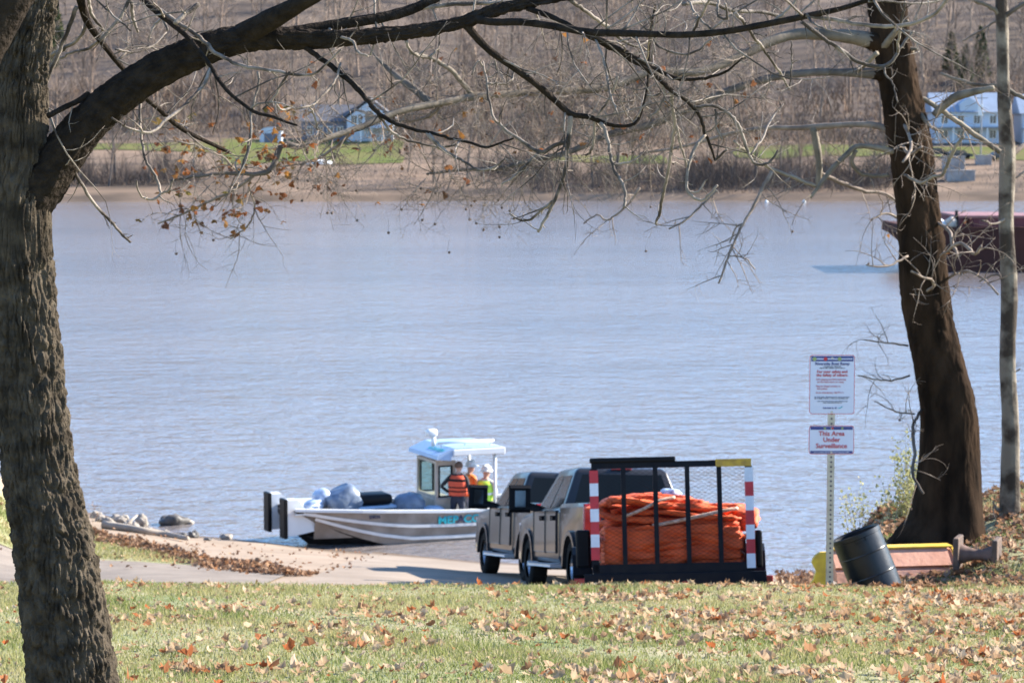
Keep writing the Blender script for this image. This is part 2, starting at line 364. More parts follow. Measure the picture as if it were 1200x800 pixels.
M['fgrass'] = mat('far_lawn', (0.095, 0.115, 0.032), 0.95, spec=0.05, c2=(0.135, 0.12, 0.05), scale=0.12)
M['fhill'] = mat('far_hill', (0.16, 0.122, 0.096), 0.95, spec=0.05, c2=(0.09, 0.071, 0.058), scale=0.05, bump=0.6, bscale=0.4)
M['fever'] = mat('far_evergreen', (0.045, 0.06, 0.028), 0.95, spec=0.05, c2=(0.09, 0.10, 0.04), scale=0.15, island=0.3)
M['fpale'] = mat('far_pale_twigs', (0.32, 0.245, 0.185), 0.95, spec=0.05, c2=(0.18, 0.13, 0.10), scale=0.04, island=0.3)
M['ftree'] = mat('far_tree_bark', (0.10, 0.08, 0.07), 0.9, c2=(0.055, 0.045, 0.04), scale=0.3)
M['fwood'] = mat('far_wood_twigs', (0.25, 0.185, 0.14), 0.95, spec=0.05, c2=(0.11, 0.083, 0.067), scale=0.035, island=0.3)
M['fbrush'] = mat('far_brush', (0.17, 0.125, 0.098), 0.95, spec=0.05, c2=(0.085, 0.066, 0.055), scale=0.1, island=0.25)
M['fleaf'] = mat('far_rusty_leaves', (0.20, 0.125, 0.08), 0.95, spec=0.05, c2=(0.14, 0.105, 0.08), scale=0.1, island=0.3)
M['siding'] = mat('house_siding', (0.44, 0.48, 0.54), 0.7, var=0.06, scale=0.5)
M['sidingd'] = mat('house_dark_siding', (0.13, 0.135, 0.17), 0.8, var=0.2, scale=0.5)
M['roof'] = mat('house_roof', (0.12, 0.115, 0.125), 0.9, var=0.25, scale=1.0)
M['roofb'] = mat('house_pale_roof', (0.24, 0.29, 0.37), 0.8, var=0.15, scale=0.6)
M['wdark'] = mat('window_dark_glass', (0.04, 0.05, 0.065), 0.1, var=0.2, scale=1)
M['conc'] = mat('old_concrete', (0.34, 0.31, 0.29), 0.9, c2=(0.22, 0.20, 0.19), scale=0.6)
M['fcar'] = mat('far_car_paint', (0.03, 0.032, 0.038), 0.3, 0.3, var=0.2, scale=1)

# ------------------------------------------------------------------ terrain
def sstep(a, b, x):
    t = np.clip((x - a) / (b - a), 0, 1); return t * t * (3 - 2 * t)

def wob(x, y, s, seed=0.0):
    return (np.sin(x * s * 1.7 + seed) * np.cos(y * s * 1.3 + 2 * seed) + np.sin(x * s * 3.1 + y * s * 2.3 + seed * 3) * 0.5) / 1.5

def water_line(u):
    return np.interp(u, [-0.3, -0.20, -0.165, -0.135, -0.09, -0.015, 0.1, 0.3], [73, 70, 67.7, 64.6, 62.8, 60.1, 58.5, 58])

def zlow(x, y):
    u = x / np.maximum(y, 20.0)
    yw = water_line(u); zb = np.interp(u, [-0.15, -0.02], [2.52, 2.19])
    z = zb * (yw - y) / (yw - 45.0)
    z = z - 0.035 * np.clip(x - 1.0, -3, 4) * sstep(57, 48, y) * sstep(-6.0, -1.5, x)
    z = z + 1.2 * sstep(-0.185, -0.225, u) * sstep(40, 55, y)
    return z + 0.05 * wob(x, y, 0.45, 1.0) * sstep(-3.0, -6.0, x)

def ground(x, y):
    x = np.asarray(x, float); y = np.asarray(y, float)
    lawn = 8.8 - 0.1212 * y - 0.008 * x + 0.025 * wob(x, y, 0.6)
    u = x / np.maximum(y, 1.0)
    low = zlow(x, y)
    a = lawn + (low - lawn) * sstep(24.6, 30.2, y)
    plat = np.where(y < 26, lawn, lawn)
    flat = 5.42 + 0.02 * wob(x, y, 1.3) + 0.26 * sstep(0.168, 0.205, u)
    plat = plat + (flat - plat) * sstep(25.2, 27.0, y)
    b = plat + (low - plat) * sstep(32.0, 42.0, y)
    k = sstep(0.122, 0.150, u) * sstep(24, 27, y)
    return a + (b - a) * k

def G(x, y): return float(ground(x, y))

def sheet(name, xs, ys, zf, m, keep=None, dz=0.0, smooth=True):
    X, Y = np.meshgrid(xs, ys); Z = zf(X, Y) + dz
    V = np.stack([X, Y, Z], -1).reshape(-1, 3); nx = len(xs)
    i, j = np.meshgrid(np.arange(len(ys) - 1), np.arange(nx - 1), indexing='ij')
    a = (i * nx + j).ravel(); Fq = np.stack([a, a + 1, a + nx + 1, a + nx], -1)
    if keep is not None:
        c = V[Fq].mean(1); Fq = Fq[keep(c[:, 0], c[:, 1])]
        used, inv = np.unique(Fq, return_inverse=True); V = V[used]; Fq = inv.reshape(Fq.shape)
    return np_mesh(name, V, Fq, m, None, smooth)

lawn_o = sheet('lawn', np.linspace(-26, 30, 187), np.linspace(-8, 42, 167), ground, M['lawn'],
               lambda x, y: (y < 28.6) | ((x / np.maximum(y, 1) > 0.118)))
tag(lawn_o, kind='structure')
shore_o = sheet('shore', np.concatenate([np.linspace(-90, -26, 33), np.linspace(-25, 30, 141), np.linspace(32, 90, 20)]), np.linspace(24, 84, 151),
                lambda x, y: np.maximum(ground(x, y) - 0.02 - 0.3 * sstep(30.5, 27, y), -1.6), M['sand'])
tag(shore_o, kind='structure')
# concrete boat ramp slabs run down under the trucks
ramp_o = sheet('boat_ramp', np.linspace(-3.4, 5.2, 34), np.linspace(29, 63, 120), lambda x, y: np.maximum(ground(x, y), -1.5), M['ramp'],
               lambda x, y: x / y < 0.112, dz=0.016)
tag(ramp_o, kind='structure')
def road_keep(x, y): return (x < -0.094 * y) & (y > 38.0) & (y < 46.9 + 0.02 * (x + 10))
road_o = sheet('road', np.linspace(-60, -3.2, 150), np.linspace(37, 49, 97), ground, M['road'], road_keep, dz=0.004)
tag(road_o, kind='structure')

# river
nx, ny = 60, 60
wat = sheet('river_water', np.linspace(-700, 700, nx), np.concatenate([np.linspace(40, 120, 30), np.linspace(130, 400, 30)]), lambda x, y: x * 0.0, M['water'])
tag(wat, kind='structure')

# far shore: terraces, then a wooded hill
def far_z(x, y):
    sh = 380 + 3 * np.sin(x * 0.021) + 2 * np.sin(x * 0.057 + 1)
    t = y - sh
    z = np.interp(t, [-30, -1, 0.0, 1.0, 4, 18, 32, 46, 68, 88, 130, 265, 340, 600], [-3, -0.3, 0.0, 0.9, 1.4, 3.6, 4.9, 6.2, 8.3, 9.6, 17, 50, 55, 56])
    return z + 0.5 * wob(x, y, 0.06, 2.0) * sstep(4, 15, t) * sstep(-40, 10, t) + 5 * wob(x, y, 0.013, 4.0) * sstep(110, 200, t)
fx = np.concatenate([np.linspace(-420, -130, 30), np.linspace(-125, 125, 101), np.linspace(130, 420, 30)])
hill_o = sheet('far_hillside', np.linspace(-600, 600, 121), np.linspace(462, 960, 84), far_z, M['fhill']); tag(hill_o, kind='structure')
bank_o = sheet('far_bank', fx, np.linspace(374, 466, 93), far_z, M['fbank'], dz=-0.05); tag(bank_o, kind='structure')
def lawn_zone(x, y):
    u = x / y * F + 600; t = y - 380
    l = ((u > 262) & (u < 472) & (t > 33 + 3 * np.sin(x * 0.3)) & (t < 74))
    m_ = ((u > 640) & (u < 780) & (t > 40) & (t < 52)); r = ((u > 860) & (t > 46 + 1.5 * np.sin(x * 0.4)) & (t < 64))
    return l | m_ | r | ((u > -200) & (u < 262) & (t > 50) & (t < 64))
fl = sheet('far_lawn', np.linspace(-150, 150, 301), np.linspace(405, 462, 115), far_z, M['fgrass'], lawn_zone, dz=0.06); tag(fl, kind='structure')

# ------------------------------------------------------------------ far trees
def grow_segs(r, h, r0, spread=0.5, levels=4, lean=0.0, first=0.3, nb=6):
    """bare tree as segments (p0, p1, ra, rb, level)"""
    out = []
    def rec(p, d, L, rad, lev):
        n = 4 if lev == 0 else 3
        q = Vector(p); rr = rad
        for i in range(n):
            d2 = (d + Vector((r.gauss(0, 1), r.gauss(0, 1), r.gauss(0, 0.5))) * (0.06 if lev == 0 else 0.16) + Vector((0, 0, 0.06))).normalized()
            e = q + d2 * (L / n); r2 = rad * (1 - (i + 1) / n * 0.72)
            out.append((q.copy(), e.copy(), rr, r2, lev))
            if lev < levels - 1:
                k = nb if lev == 0 else 3
                if lev > 0 or i >= n * first - 0.5:
                    for _ in range(max(1, k // (2 if lev else 1) - (1 if lev > 1 else 0))):
                        az = r.uniform(0, 2 * math.pi); tl = r.uniform(0.5, 1.1) * spread * 1.6
                        o = d2.orthogonal().normalized(); o.rotate(Matrix.Rotation(az, 3, d2))
                        bd = (d2 * math.cos(tl) + o * math.sin(tl)).normalized()
                        t = r.uniform(0, 1); bp = q.lerp(e, t)
                        rec(bp, bd, L * r.uniform(0.42, 0.66) * (1 - 0.12 * i if lev == 0 else 1), max(r2 * r.uniform(0.45, 0.65), 0.006), lev + 1)
            q = e; rr = r2; d = d2
    rec(Vector((0, 0, -0.3)), Vector((lean, 0, 1)).normalized(), h * 0.72, r0, 0)
    return out

def segs_arrays(segs, thin=0.02, minr=0.0):
    """thick segments as 5-sided prisms, thin ones as 3-sided"""
    V = []; Q = []; T = []
    for p, e, ra, rb, lev in segs:
        d = (e - p)
        if d.length < 1e-5: continue
        d.normalize(); a = d.orthogonal().normalized(); b = d.cross(a); n = 5 if ra > thin else 3
        ra = max(ra, minr); rb = max(rb, minr * 0.8); base = len(V)
        for c, rr in ((p, ra), (e, rb)):
            for j in range(n):
                an = 2 * math.pi * j / n; V.append(c + (a * math.cos(an) + b * math.sin(an)) * rr)
        for j in range(n): Q.append((base + j, base + (j + 1) % n, base + n + (j + 1) % n, base + n + j))
    return np.array([tuple(v) for v in V]), np.array(Q)

def ribbon_arrays(segs, minr=0.0):
    V = []; Q = []; q = random.Random(4)
    for p, e, ra, rb, lev in segs:
        d = (e - p)
        if d.length < 1e-5: continue
        d.normalize(); a = d.orthogonal().normalized(); a.rotate(Matrix.Rotation(q.uniform(0, 6.28), 3, d)); ra = max(ra, minr); rb = max(rb, minr * 0.8); b = len(V)
        V += [p - a * ra, p + a * ra, e + a * rb, e - a * rb]; Q.append((b, b + 1, b + 2, b + 3))
    return np.array([tuple(v) for v in V]), np.array(Q)
variants = []; thin_crowns = []
for i in range(6):
    rr = random.Random(100 + i)
    sg = grow_segs(rr, rr.uniform(11, 15), rr.uniform(0.16, 0.26), 0.48, 4, rr.uniform(-0.1, 0.1), 0.3, 5)
    tv = segs_arrays([s for s in sg if s[4] == 0], 0.02)
    cv = segs_arrays([s for s in sg if s[4] > 0], 0.12, 0.017)
    variants.append((tv, cv)); thin_crowns.append(ribbon_arrays([s for s in sg if s[4] > 0], 0.021))
# far bank individuals: (px, Y, height factor, variant)
far_spots = [(92, 388, 1.0), (128, 386, 1.15), (137, 391, 1.3), (176, 389, 1.0), (196, 400, 0.8), (228, 394, 0.85), (262, 398, 0.9),
             (478, 401, 0.75), (508, 391, 0.95), (520, 396, 0.8), (548, 389, 1.05), (560, 395, 0.9), (585, 405, 0.8), (648, 391, 1.05), (672, 397, 0.9), (695, 389, 0.95), (722, 393, 1.1),
             (748, 390, 0.9), (775, 394, 1.05), (806, 389, 1.0), (832, 396, 0.9), (858, 390, 1.05), (884, 393, 0.95), (915, 391, 0.9), (940, 397, 1.0),
             (968, 392, 0.85), (996, 395, 0.9), (1022, 391, 0.8), (455, 462, 1.1), (345, 466, 1.2), (1080, 460, 1.1), (1160, 462, 1.2), (1192, 470, 1.3), (300, 463, 1.1)]
tm = []
for k, (tv, cv) in enumerate(variants):
    tr = np_mesh('trunk', tv[0], tv[1], M['ftree']); cr = np_mesh('crown', cv[0], cv[1], M['fwood']); tm.append((tr.data, cr.data))
    bpy.data.objects.remove(tr); bpy.data.objects.remove(cr)
for k, (px, Y, s) in enumerate(far_spots):
    X = (px - 600) / F * Y
    root = empty('bare_tree', (X, Y, float(far_z(np.array(X), np.array(Y)))))
    root.rotation_euler.z = rng.uniform(0, 6.28); root.scale = (s * rng.uniform(0.85, 1.1), s * rng.uniform(0.85, 1.1), s)
    up = Y > 450
    tag(root, 'leafless tree standing on the upper lawn by the far houses' if up else 'leafless brown tree on the muddy far river bank', 'tree',
        'bare trees by the far houses' if up else 'bare trees along the far river bank')
    link('trunk', tm[k % 6][0], None, root); link('crown', tm[k % 6][1], None, root)

def scatter(name, spots, m, parts=(0, 1), leafy=0.0):
    """many far trees that read as one mass, joined"""
    VV = []; QQ = []; b = 0
    for (x, y, z, s, a, k) in spots:
        for w in parts:
            v, q = variants[k][0] if w == 0 else thin_crowns[k]
            c, sn = math.cos(a), math.sin(a)
            t = np.empty_like(v); t[:, 0] = (v[:, 0] * c - v[:, 1] * sn) * s + x; t[:, 1] = (v[:, 0] * sn + v[:, 1] * c) * s + y; t[:, 2] = v[:, 2] * s + z
            VV.append(t); QQ.append(q + b); b += len(v)
    return tag(np_mesh(name, np.concatenate(VV), np.concatenate(QQ), m), kind='stuff')

spots = []
r5 = random.Random(5)
tries = 0
while len(spots) < 690 and tries < 9000:
    tries += 1
    y = 466 + 190 * r5.random() ** 1.05; u = r5.uniform(-80, 1280)
    if (y < 474) and (330 < u < 470 or u > 1080): continue
    x = (u - 600) / F * y
    spots.append((x, y, float(far_z(np.array(x), np.array(y))), r5.choice((0.5, 0.7, 0.85, 1.0, 1.2, 1.5)), r5.uniform(0, 6.28), r5.randrange(6)))
scatter('hillside_wood', [s for s in spots if s[5] not in (2, 4)], M['fwood'])
o = scatter('hillside_pale_wood', [s for s in spots if s[5] in (2, 4)], M['fpale']); tag(o, 'paler leafless trees mixed through the far hillside wood', 'wood', kind='stuff')
tag(bpy.data.objects['hillside_wood'], 'leafless grey-brown wood covering the far hillside', 'wood', kind='stuff')

def brush(name, boxes, m, seed, n_per, L=(0.8, 2.6), w=0.03):
    """tangle of thin stems"""
    q = np.random.default_rng(seed); V = []; T = []
    b = 0
    for (u0, u1, y0, y1) in boxes:
        n = int(n_per * (u1 - u0) / 10)
        u = q.uniform(u0, u1, n); y = q.uniform(y0, y1, n); x = (u - 600) / F * y; z = far_z(x, y)
        # clumps: heights follow a low frequency wave
        hh = 0.5 + 0.3 * np.sin(u * 0.09 + seed) * np.sin(u * 0.031 + 2) + 0.3 * np.sin(u * 0.37 + y) + q.normal(0, 0.2, n)
        hh = np.clip(hh, 0.12, 1.2)
        l = q.uniform(*L, n) * hh
        d = np.stack([q.normal(0, 0.45, n), q.normal(0, 0.4, n), np.ones(n)], -1); d /= np.linalg.norm(d, axis=1)[:, None]
        p = np.stack([x, y, z + q.uniform(-0.1, 1.0, n) * l * 0.6], -1)
        e = p + d * l[:, None]
        sd = np.stack([q.normal(0, 1, n), q.normal(0, 0.4, n), q.normal(0, .3, n)], -1); sd /= np.linalg.norm(sd, axis=1)[:, None]; sd *= w
        v = np.stack([p - sd, p + sd, e + sd * 0.3], 1).reshape(-1, 3)
        V.append(v); T.append(np.arange(n * 3).reshape(-1, 3) + b); b += n * 3
    return tag(np_mesh(name, np.concatenate(V), np.concatenate(T), m), kind='stuff')
o = brush('far_bank_brush', [(620, 1040, 384, 402), (60, 240, 386, 396), (560, 640, 398, 412), (800, 1050, 388, 400)], M['fbrush'], 3, 210, (0.8, 5.0), 0.045)
tag(o, 'tangled brown brush along the far river bank', 'brush', kind='stuff')
o = brush('far_bank_weeds', [(-60, 1240, 384, 412), (250, 640, 384, 400)], M['fpale'], 13, 55, (0.15, 0.9), 0.05)
tag(o, 'low dry weeds dotted over the muddy far bank', 'weeds', kind='stuff')
o = brush('far_rusty_thicket', [(-40, 330, 462, 520), (450, 1060, 440, 520), (1060, 1240, 470, 540)], M['fleaf'], 8, 160, (1.0, 5.0), 0.10)
tag(o, 'rusty brown thicket under the far hillside wood', 'thicket', kind='stuff')

# a few dark evergreens in the far wood, right of the big trunk and behind the left limb
def evergreen(px, Y, hgt, seed, lab):
    q = np.random.default_rng(seed); X = (px - 600) / F * Y; z0 = float(far_z(np.array(X), np.array(Y)))
    root = empty('evergreen_tree', (X, Y, z0)); tag(root, lab, 'tree', 'dark evergreens in the far wood')
    MB().tube([(0, 0, -0.3), (0, 0, hgt)], [0.2, 0.04], 6).build('trunk', M['ftree'], root)
    n = 1500; t = q.uniform(0.08, 1, n); r = (1 - t) ** 0.8 * hgt * 0.24 * q.uniform(0.4, 1.15, n); a = q.uniform(0, 6.283, n)
    c = np.stack([r * np.cos(a), r * np.sin(a), t * hgt + q.normal(0, .2, n)], -1); d1 = q.normal(0, 0.30, (n, 3)); d2 = q.normal(0, 0.26, (n, 3))
    V = np.stack([c - d1, c + d1, c + d2], 1).reshape(-1, 3); np_mesh('crown', V, np.arange(n * 3).reshape(-1, 3), M['fever'], root)
for k, (px_, Y_, h_) in enumerate(((1128, 520, 9), (1146, 528, 11), (1112, 535, 8), (62, 540, 9), (70, 560, 8))):
    evergreen(px_, Y_, h_, 60 + k, 'dark green evergreen on the hillside above the pale houses' if px_ > 600 else 'dark green evergreen in the far wood beside the big forked trunk')

# ------------------------------------------------------------------ far houses, cars, walls
def window(parent, x0, x1, z0, z1, y, arch=False):
    b = MB()
    fr = 0.09
    if arch:
        r = (x1 - x0) / 2; c = (x0 + x1) / 2
        out = [(x0, z0), (x1, z0)] + [(c + r * math.cos(a), z1 - r + r * math.sin(a)) for a in np.linspace(0, math.pi, 9)]
        b.prism([(c + (p[0] - c) * 1.18, z0 + (p[1] - z0) * 1.06) for p in out], y - 0.06, y + 0.02, 'y')
        w = b.build('window', M['wpaint'], parent)
        g = MB(); g.prism(out, y - 0.075, y - 0.06, 'y'); g.build('pane', M['wdark'], w)
    else:
        for (a0, a1, c0, c1) in ((x0 - fr, x1 + fr, z1, z1 + fr), (x0 - fr, x1 + fr, z0 - fr, z0), (x0 - fr, x0, z0, z1), (x1, x1 + fr, z0, z1), ((x0 + x1) / 2 - 0.03, (x0 + x1) / 2 + 0.03, z0, z1)):
            b.box(a0, a1, y - 0.07, y + 0.03, c0, c1)
        w = b.build('window', M['wpaint'], parent)
        g = MB(); g.box(x0, x1, y - 0.03, y + 0.02, z0, z1); g.build('pane', M['wdark'], w)

def far_base(px, Y, dz=0.0):
    X = (px - 600) / F * Y
    return (X, Y, float(far_z(np.array(X), np.array(Y))) + dz)

# dark house with a white gable and arched windows above the far lawn
h = empty('gabled_house', far_base(400, 452, -0.1)); tag(h, 'dark sided house with white gable and arched windows above the far lawn', 'house')
MB().box(-7, 2.2, 0, 8, 0, 3.6).build('wall', M['sidingd'], h)
MB().prism([(-0.6, 3.55), (4.0, 6.6), (8.6, 3.55)], -7.5, 2.4, 'x').build('roof', M['roof'], h)
MB().prism([(1.2, 0), (9.2, 0), (9.2, 4.2), (5.2, 7.2), (1.2, 4.2)], -1.6, 6.5, 'y').build('gable', M['siding'], h)
g = MB(); g.prism([(0.6, 4.15), (5.2, 7.65), (9.8, 4.15), (9.8, 4.35), (5.2, 7.9), (0.6, 4.35)], -2.0, 7.0, 'y'); g.build('gable_roof', M['roof'], h)
for (a, c, z1, ar) in ((2.0, 3.0, 5.0, False), (3.2, 3.9, 5.2, False), (4.4, 6.0, 5.9, True), (6.5, 7.2, 5.2, False)):
    window(h, a, c, 3.1 if not ar else 2.9, z1 - 0.4, -1.62, ar)
b = MB(); b.box(3.6, 9.6, -4.2, -1.65, 2.35, 2.6); b.build('porch_roof', M['siding'], h)
for x in (3.8, 5.7, 7.6, 9.4):
    MB().box(x - 0.12, x + 0.12, -4.1, -3.86, 0, 2.35).build('porch_post', M['wpaint'], h)
for a in (-6, -4.2, -2.4, -0.6): window(h, a, a + 1.0, 1.2, 2.6, -0.02)
s = empty('garden_shed', far_base(318, 447, -0.1)); tag(s, 'small pale shed with a rounded roof on the far lawn', 'shed')
MB().prism([(-1.9, 0), (1.9, 0), (1.9, 2.0)] + [(1.9 * math.cos(a), 2.0 + 0.9 * math.sin(a)) for a in np.linspace(0.2, math.pi - 0.2, 8)] + [(-1.9, 2.0)], 0, 3.2, 'y').build('wall', M['siding'], s)
MB().box(-1.1, 1.1, -0.05, 0.03, 0, 1.8).build('door', M['sidingd'], s)
# pale two-storey house and its neighbour on the right
def white_house(px, Y, w, label):
    h = empty('white_house', far_base(px, Y, -0.1)); tag(h, label, 'house')
    MB().box(-w / 2, w / 2, 0, 8, 0, 5.6).build('wall', M['siding'], h)
    MB().prism([(-0.7, 5.5), (4, 9.0), (8.7, 5.5)], -w / 2 - 0.6, w / 2 + 0.6, 'x').build('roof', M['roofb'], h)
    b = MB(); b.prism([(-1.6, 5.6), (1.6, 5.6), (1.6, 7.0), (0, 8.2), (-1.6, 7.0)], -0.4, 3, 'y'); b.build('dormer', M['siding'], h)
    for x in np.linspace(-w / 2 + 1.2, w / 2 - 2.2, 4):
        window(h, x, x + 1.1, 3.5, 4.9, -0.02); window(h, x, x + 1.1, 0.9, 2.3, -0.02)
    MB().box(-w / 2 - 0.2, w / 2 + 0.2, -2.2, -0.08, 2.75, 2.95).build('porch_roof', M['roofb'], h)
    for x in np.linspace(-w / 2, w / 2, 5): MB().box(x - 0.1, x + 0.1, -2.1, -1.9, 0, 2.75).build('porch_post', M['wpaint'], h)
white_house(1133, 450, 12.0, 'pale blue-white two-storey house with a front porch across the river')
white_house(1232, 452, 11.0, 'pale house partly cut off by the frame beside the blue-white house')
b = MB(); b.tube([(0, 0, -0.3), (0, 0, 10.5)], [0.14, 0.1], 8)
up = empty('utility_pole', far_base(1148, 434)); tag(up, 'grey utility pole with a white box in front of the pale house', 'pole')
b.build('pole', M['conc'], up); MB().bbox(-0.55, 0.2, -0.25, 0.15, 6.6, 8.6, 0.08).build('equipment_box', M['wpaint'], up)
MB().box(-1.0, 1.0, -0.06, 0.06, 9.6, 9.75).build('cross_arm', M['conc'], up)

def far_car(px, Y, rz, label):
    c = empty('parked_car', far_base(px, Y, 0.02)); c.rotation_euler.z = rz; tag(c, label, 'car', 'cars parked across the river')
    prof = [(-2.2, 0.35), (2.2, 0.35), (2.25, 0.75), (1.3, 0.95), (0.7, 1.42), (-0.9, 1.45), (-1.6, 1.0), (-2.2, 0.9)]
    b = MB(); b.prism(prof, -0.86, 0.86, 'y'); b.build('body', M['fcar'], c)
    MB().prism([(1.1, 0.98), (0.66, 1.36), (-0.85, 1.38), (-1.4, 1.0)], -0.875, 0.875, 'y').build('side_window', M['wdark'], c)
    MB().box(0.98, 1.02, -0.7, 0.7, 1.05, 1.3, M=Matrix.Rotation(0, 4, 'Y')).build('windscreen', M['chrome'], c)
    for x in (-1.35, 1.35):
        for y in (-0.8, 0.8):
            MB().lathe([(0.0, -0.1), (0.34, -0.1), (0.34, 0.1), (0.0, 0.1)], 12, M=Matrix.Translation((x, y, 0.34)) @ Matrix.Rotation(math.pi / 2, 4, 'X')).build('wheel', M['tyre'], c)
far_car(1122, 424, 0.2, 'dark saloon parked on the far bank below the pale house')
far_car(1096, 426, -0.1, 'dark car half hidden by the leaning trunk across the river')
far_car(1170, 425, 0.3, 'dark car parked beyond the thin pale trunk across the river')
# concrete walls / blocks on the far landing
for (px, Y, w, hh, lab) in ((1116, 408, 3.4, 1.9, 'grey concrete block on the far landing under the parked cars'),
                            (1151, 414, 2.4, 1.4, 'smaller grey concrete block beside the far utility pole'),
                            (1124, 396, 4.4, 1.4, 'low concrete wall at the foot of the far landing')):
    b = MB(); b.bbox(-w / 2, w / 2, -1, 1, -0.5, hh, 0.06)
    b.box(-w / 2 - 0.1, w / 2 + 0.1, -1.1, 1.1, hh + 0.002, hh + 0.15)
    o = b.build('concrete_block', M['conc'], None); o.location = far_base(px, Y); tag(o, lab, 'block')
b = MB()
for i in range(12): b.tube([(i * 0.35 - 2, 0, 0.02 + 0.9 * math.sin(i / 11 * 3.1)), (i * 0.35 - 1.6, 0, 0.02 + 0.9 * math.sin((i + 1) / 11 * 3.1))], 0.5, 8)
# white upturned dinghy on the far bank
b = MB(); n = 11; vs = []; fs = []
for i in range(n):
    t = i / (n - 1); hw = 0.75 * math.sin(math.pi * min(1, 0.12 + t * 0.9)) ** 0.6; zt = 0.75 * math.sin(math.pi * (0.1 + 0.82 * t)) ** 0.5
    for j in range(7):
        a = math.pi * j / 6; vs.append((t * 4.4 - 2.2, -hw * math.cos(a), zt * math.sin(a)))
for i in range(n - 1):
    for j in range(6): fs.append((i * 7 + j, i * 7 + j + 1, (i + 1) * 7 + j + 1, (i + 1) * 7 + j))
b.add(vs, fs); fs2 = [tuple(range(7)), tuple((n - 1) * 7 + j for j in range(7))]; b.add(vs, fs2)
o = b.build('upturned_dinghy', M['wpaint'], None, True); o.location = far_base(374, 411, 0.0); o.rotation_euler.z = 0.15
tag(o, 'white upturned dinghy on the far bank below the lawn', 'dinghy')
for px, lab in ((898, 'small white mooring buoy floating off the far brushy bank'), (942, 'small white mooring buoy floating off the far brushy bank')):
    b = MB(); b.lathe([(0.0, -0.2), (0.18, -0.12), (0.25, 0.05), (0.2, 0.22), (0.08, 0.3), (0.06, 0.38), (0.0, 0.4)], 12)
    o = b.build('mooring_buoy', M['wpaint'], None, True); o.location = ((px - 600) / F * 372, 372, 0.05); tag(o, lab, 'buoy', 'white buoys off the far bank')

# ------------------------------------------------------------------ barge
bY = 187.0; bx0 = 28.9
bg_ = empty('cargo_barge', (bx0, bY, 0)); tag(bg_, 'long dark purple-brown cargo barge with a raked bow and red hatch coaming', 'barge')
L = 62.0
b = MB(); b.prism([(0, 3.45), (0, 2.75), (0.5, 2.5), (4.6, -0.9), (L, -0.9), (L, 3.3), (2, 3.3)], 0, 10.5, 'y')
b.build('hull', M['bhull'], bg_)
b = MB(); b.box(0, L, -0.06, 0.1, 2.95, 3.12); b.box(1.2, L, -0.05, 0.1, 1.7, 1.8); b.build('rub_rail', M['bhull'], bg_)
cx0 = 4.4
b = MB(); b.box(cx0, L - 3, 1.0, 9.5, 3.3, 3.92); hatch = b.build('hatch_coaming', M['bred'], bg_)
b = MB()
for i in range(9): b.bbox(cx0 - 0.1 + i * 6.1, cx0 + i * 6.1 + 5.6, 0.9, 9.6, 3.92, 4.14 - 0.06 * (i % 2), 0.05)
b.build('hatch_cover', M['btop'], bg_)
b = MB()
for i in range(10): b.box(cx0 + 1 + i * 5.4, cx0 + 1.18 + i * 5.4, 0.9, 1.0, 3.3, 3.9)
b.build('coaming_stiffener', M['bred'], hatch)
text_part('number', '1006', 0.5, M['btop'], hatch, Matrix.Translation((cx0 + 1.9, 0.99, 3.6)) @ Matrix.Rotation(math.pi / 2, 4, 'X'))
for i, x in enumerate((1.2, 4.9, 14.0, 24.0)):
    b = MB(); b.lathe([(0, 0), (0.18, 0), (0.16, 0.5), (0.28, 0.55), (0.28, 0.68), (0, 0.7)], 10, M=Matrix.Translation((x, 0.5, 3.3))); b.build('bollard', M['bhull'], bg_, True)
b = MB(); b.tube([(0.3, 0.1, 3.4), (0.3, 0.1, 4.3)], 0.05, 6); b.tube([(4.2, 1.2, 3.3), (4.2, 1.2, 4.5)], 0.12, 6); b.build('light_mast', M['steel'], bg_)
def heap(name, c, s, m, label, cat, seed, sub=3, amp=0.22):
    bm = bmesh.new(); bmesh.ops.create_icosphere(bm, subdivisions=sub, radius=1)
    for w in bm.verts:
        d = 1 + amp * noise.noise(w.co * 1.7 + Vector((seed, 0, 0))) + amp * 0.5 * noise.noise(w.co * 4 + Vector((0, seed, 0)))
        w.co = Vector((w.co.x * s[0], w.co.y * s[1], max(w.co.z, -0.55) * s[2])) * d
    b = MB(); b.bm(bm); o = b.build(name, m, None, True); o.location = c; tag(o, label, cat); return o
heap('covered_bundle', (bx0 + 3.0, bY + 1.3, 3.50), (0.5, 0.45, 0.38), M['wpaint'], 'white wrapped bundle on the barge foredeck', 'bundle', 1.0)
heap('covered_bundle', (bx0 + 3.8, bY + 1.1, 3.55), (0.45, 0.5, 0.5), M['tan'], 'tan wrapped bundle beside the barge hatch coaming', 'bundle', 3.0)

# ------------------------------------------------------------------ signs on the perforated post
sY = 26.0
pb = P(972, 688, sY); sp = empty('ramp_sign_post', (pb.x, sY, G(pb.x, sY) - 0.05)); zb = sp.location.z
tag(sp, 'galvanised post carrying two white and blue notice signs', 'sign post')
def zat(py, Y=sY): return P(972, py, Y).z - zb
ztop = zat(414)
b = MB(); w = 0.034
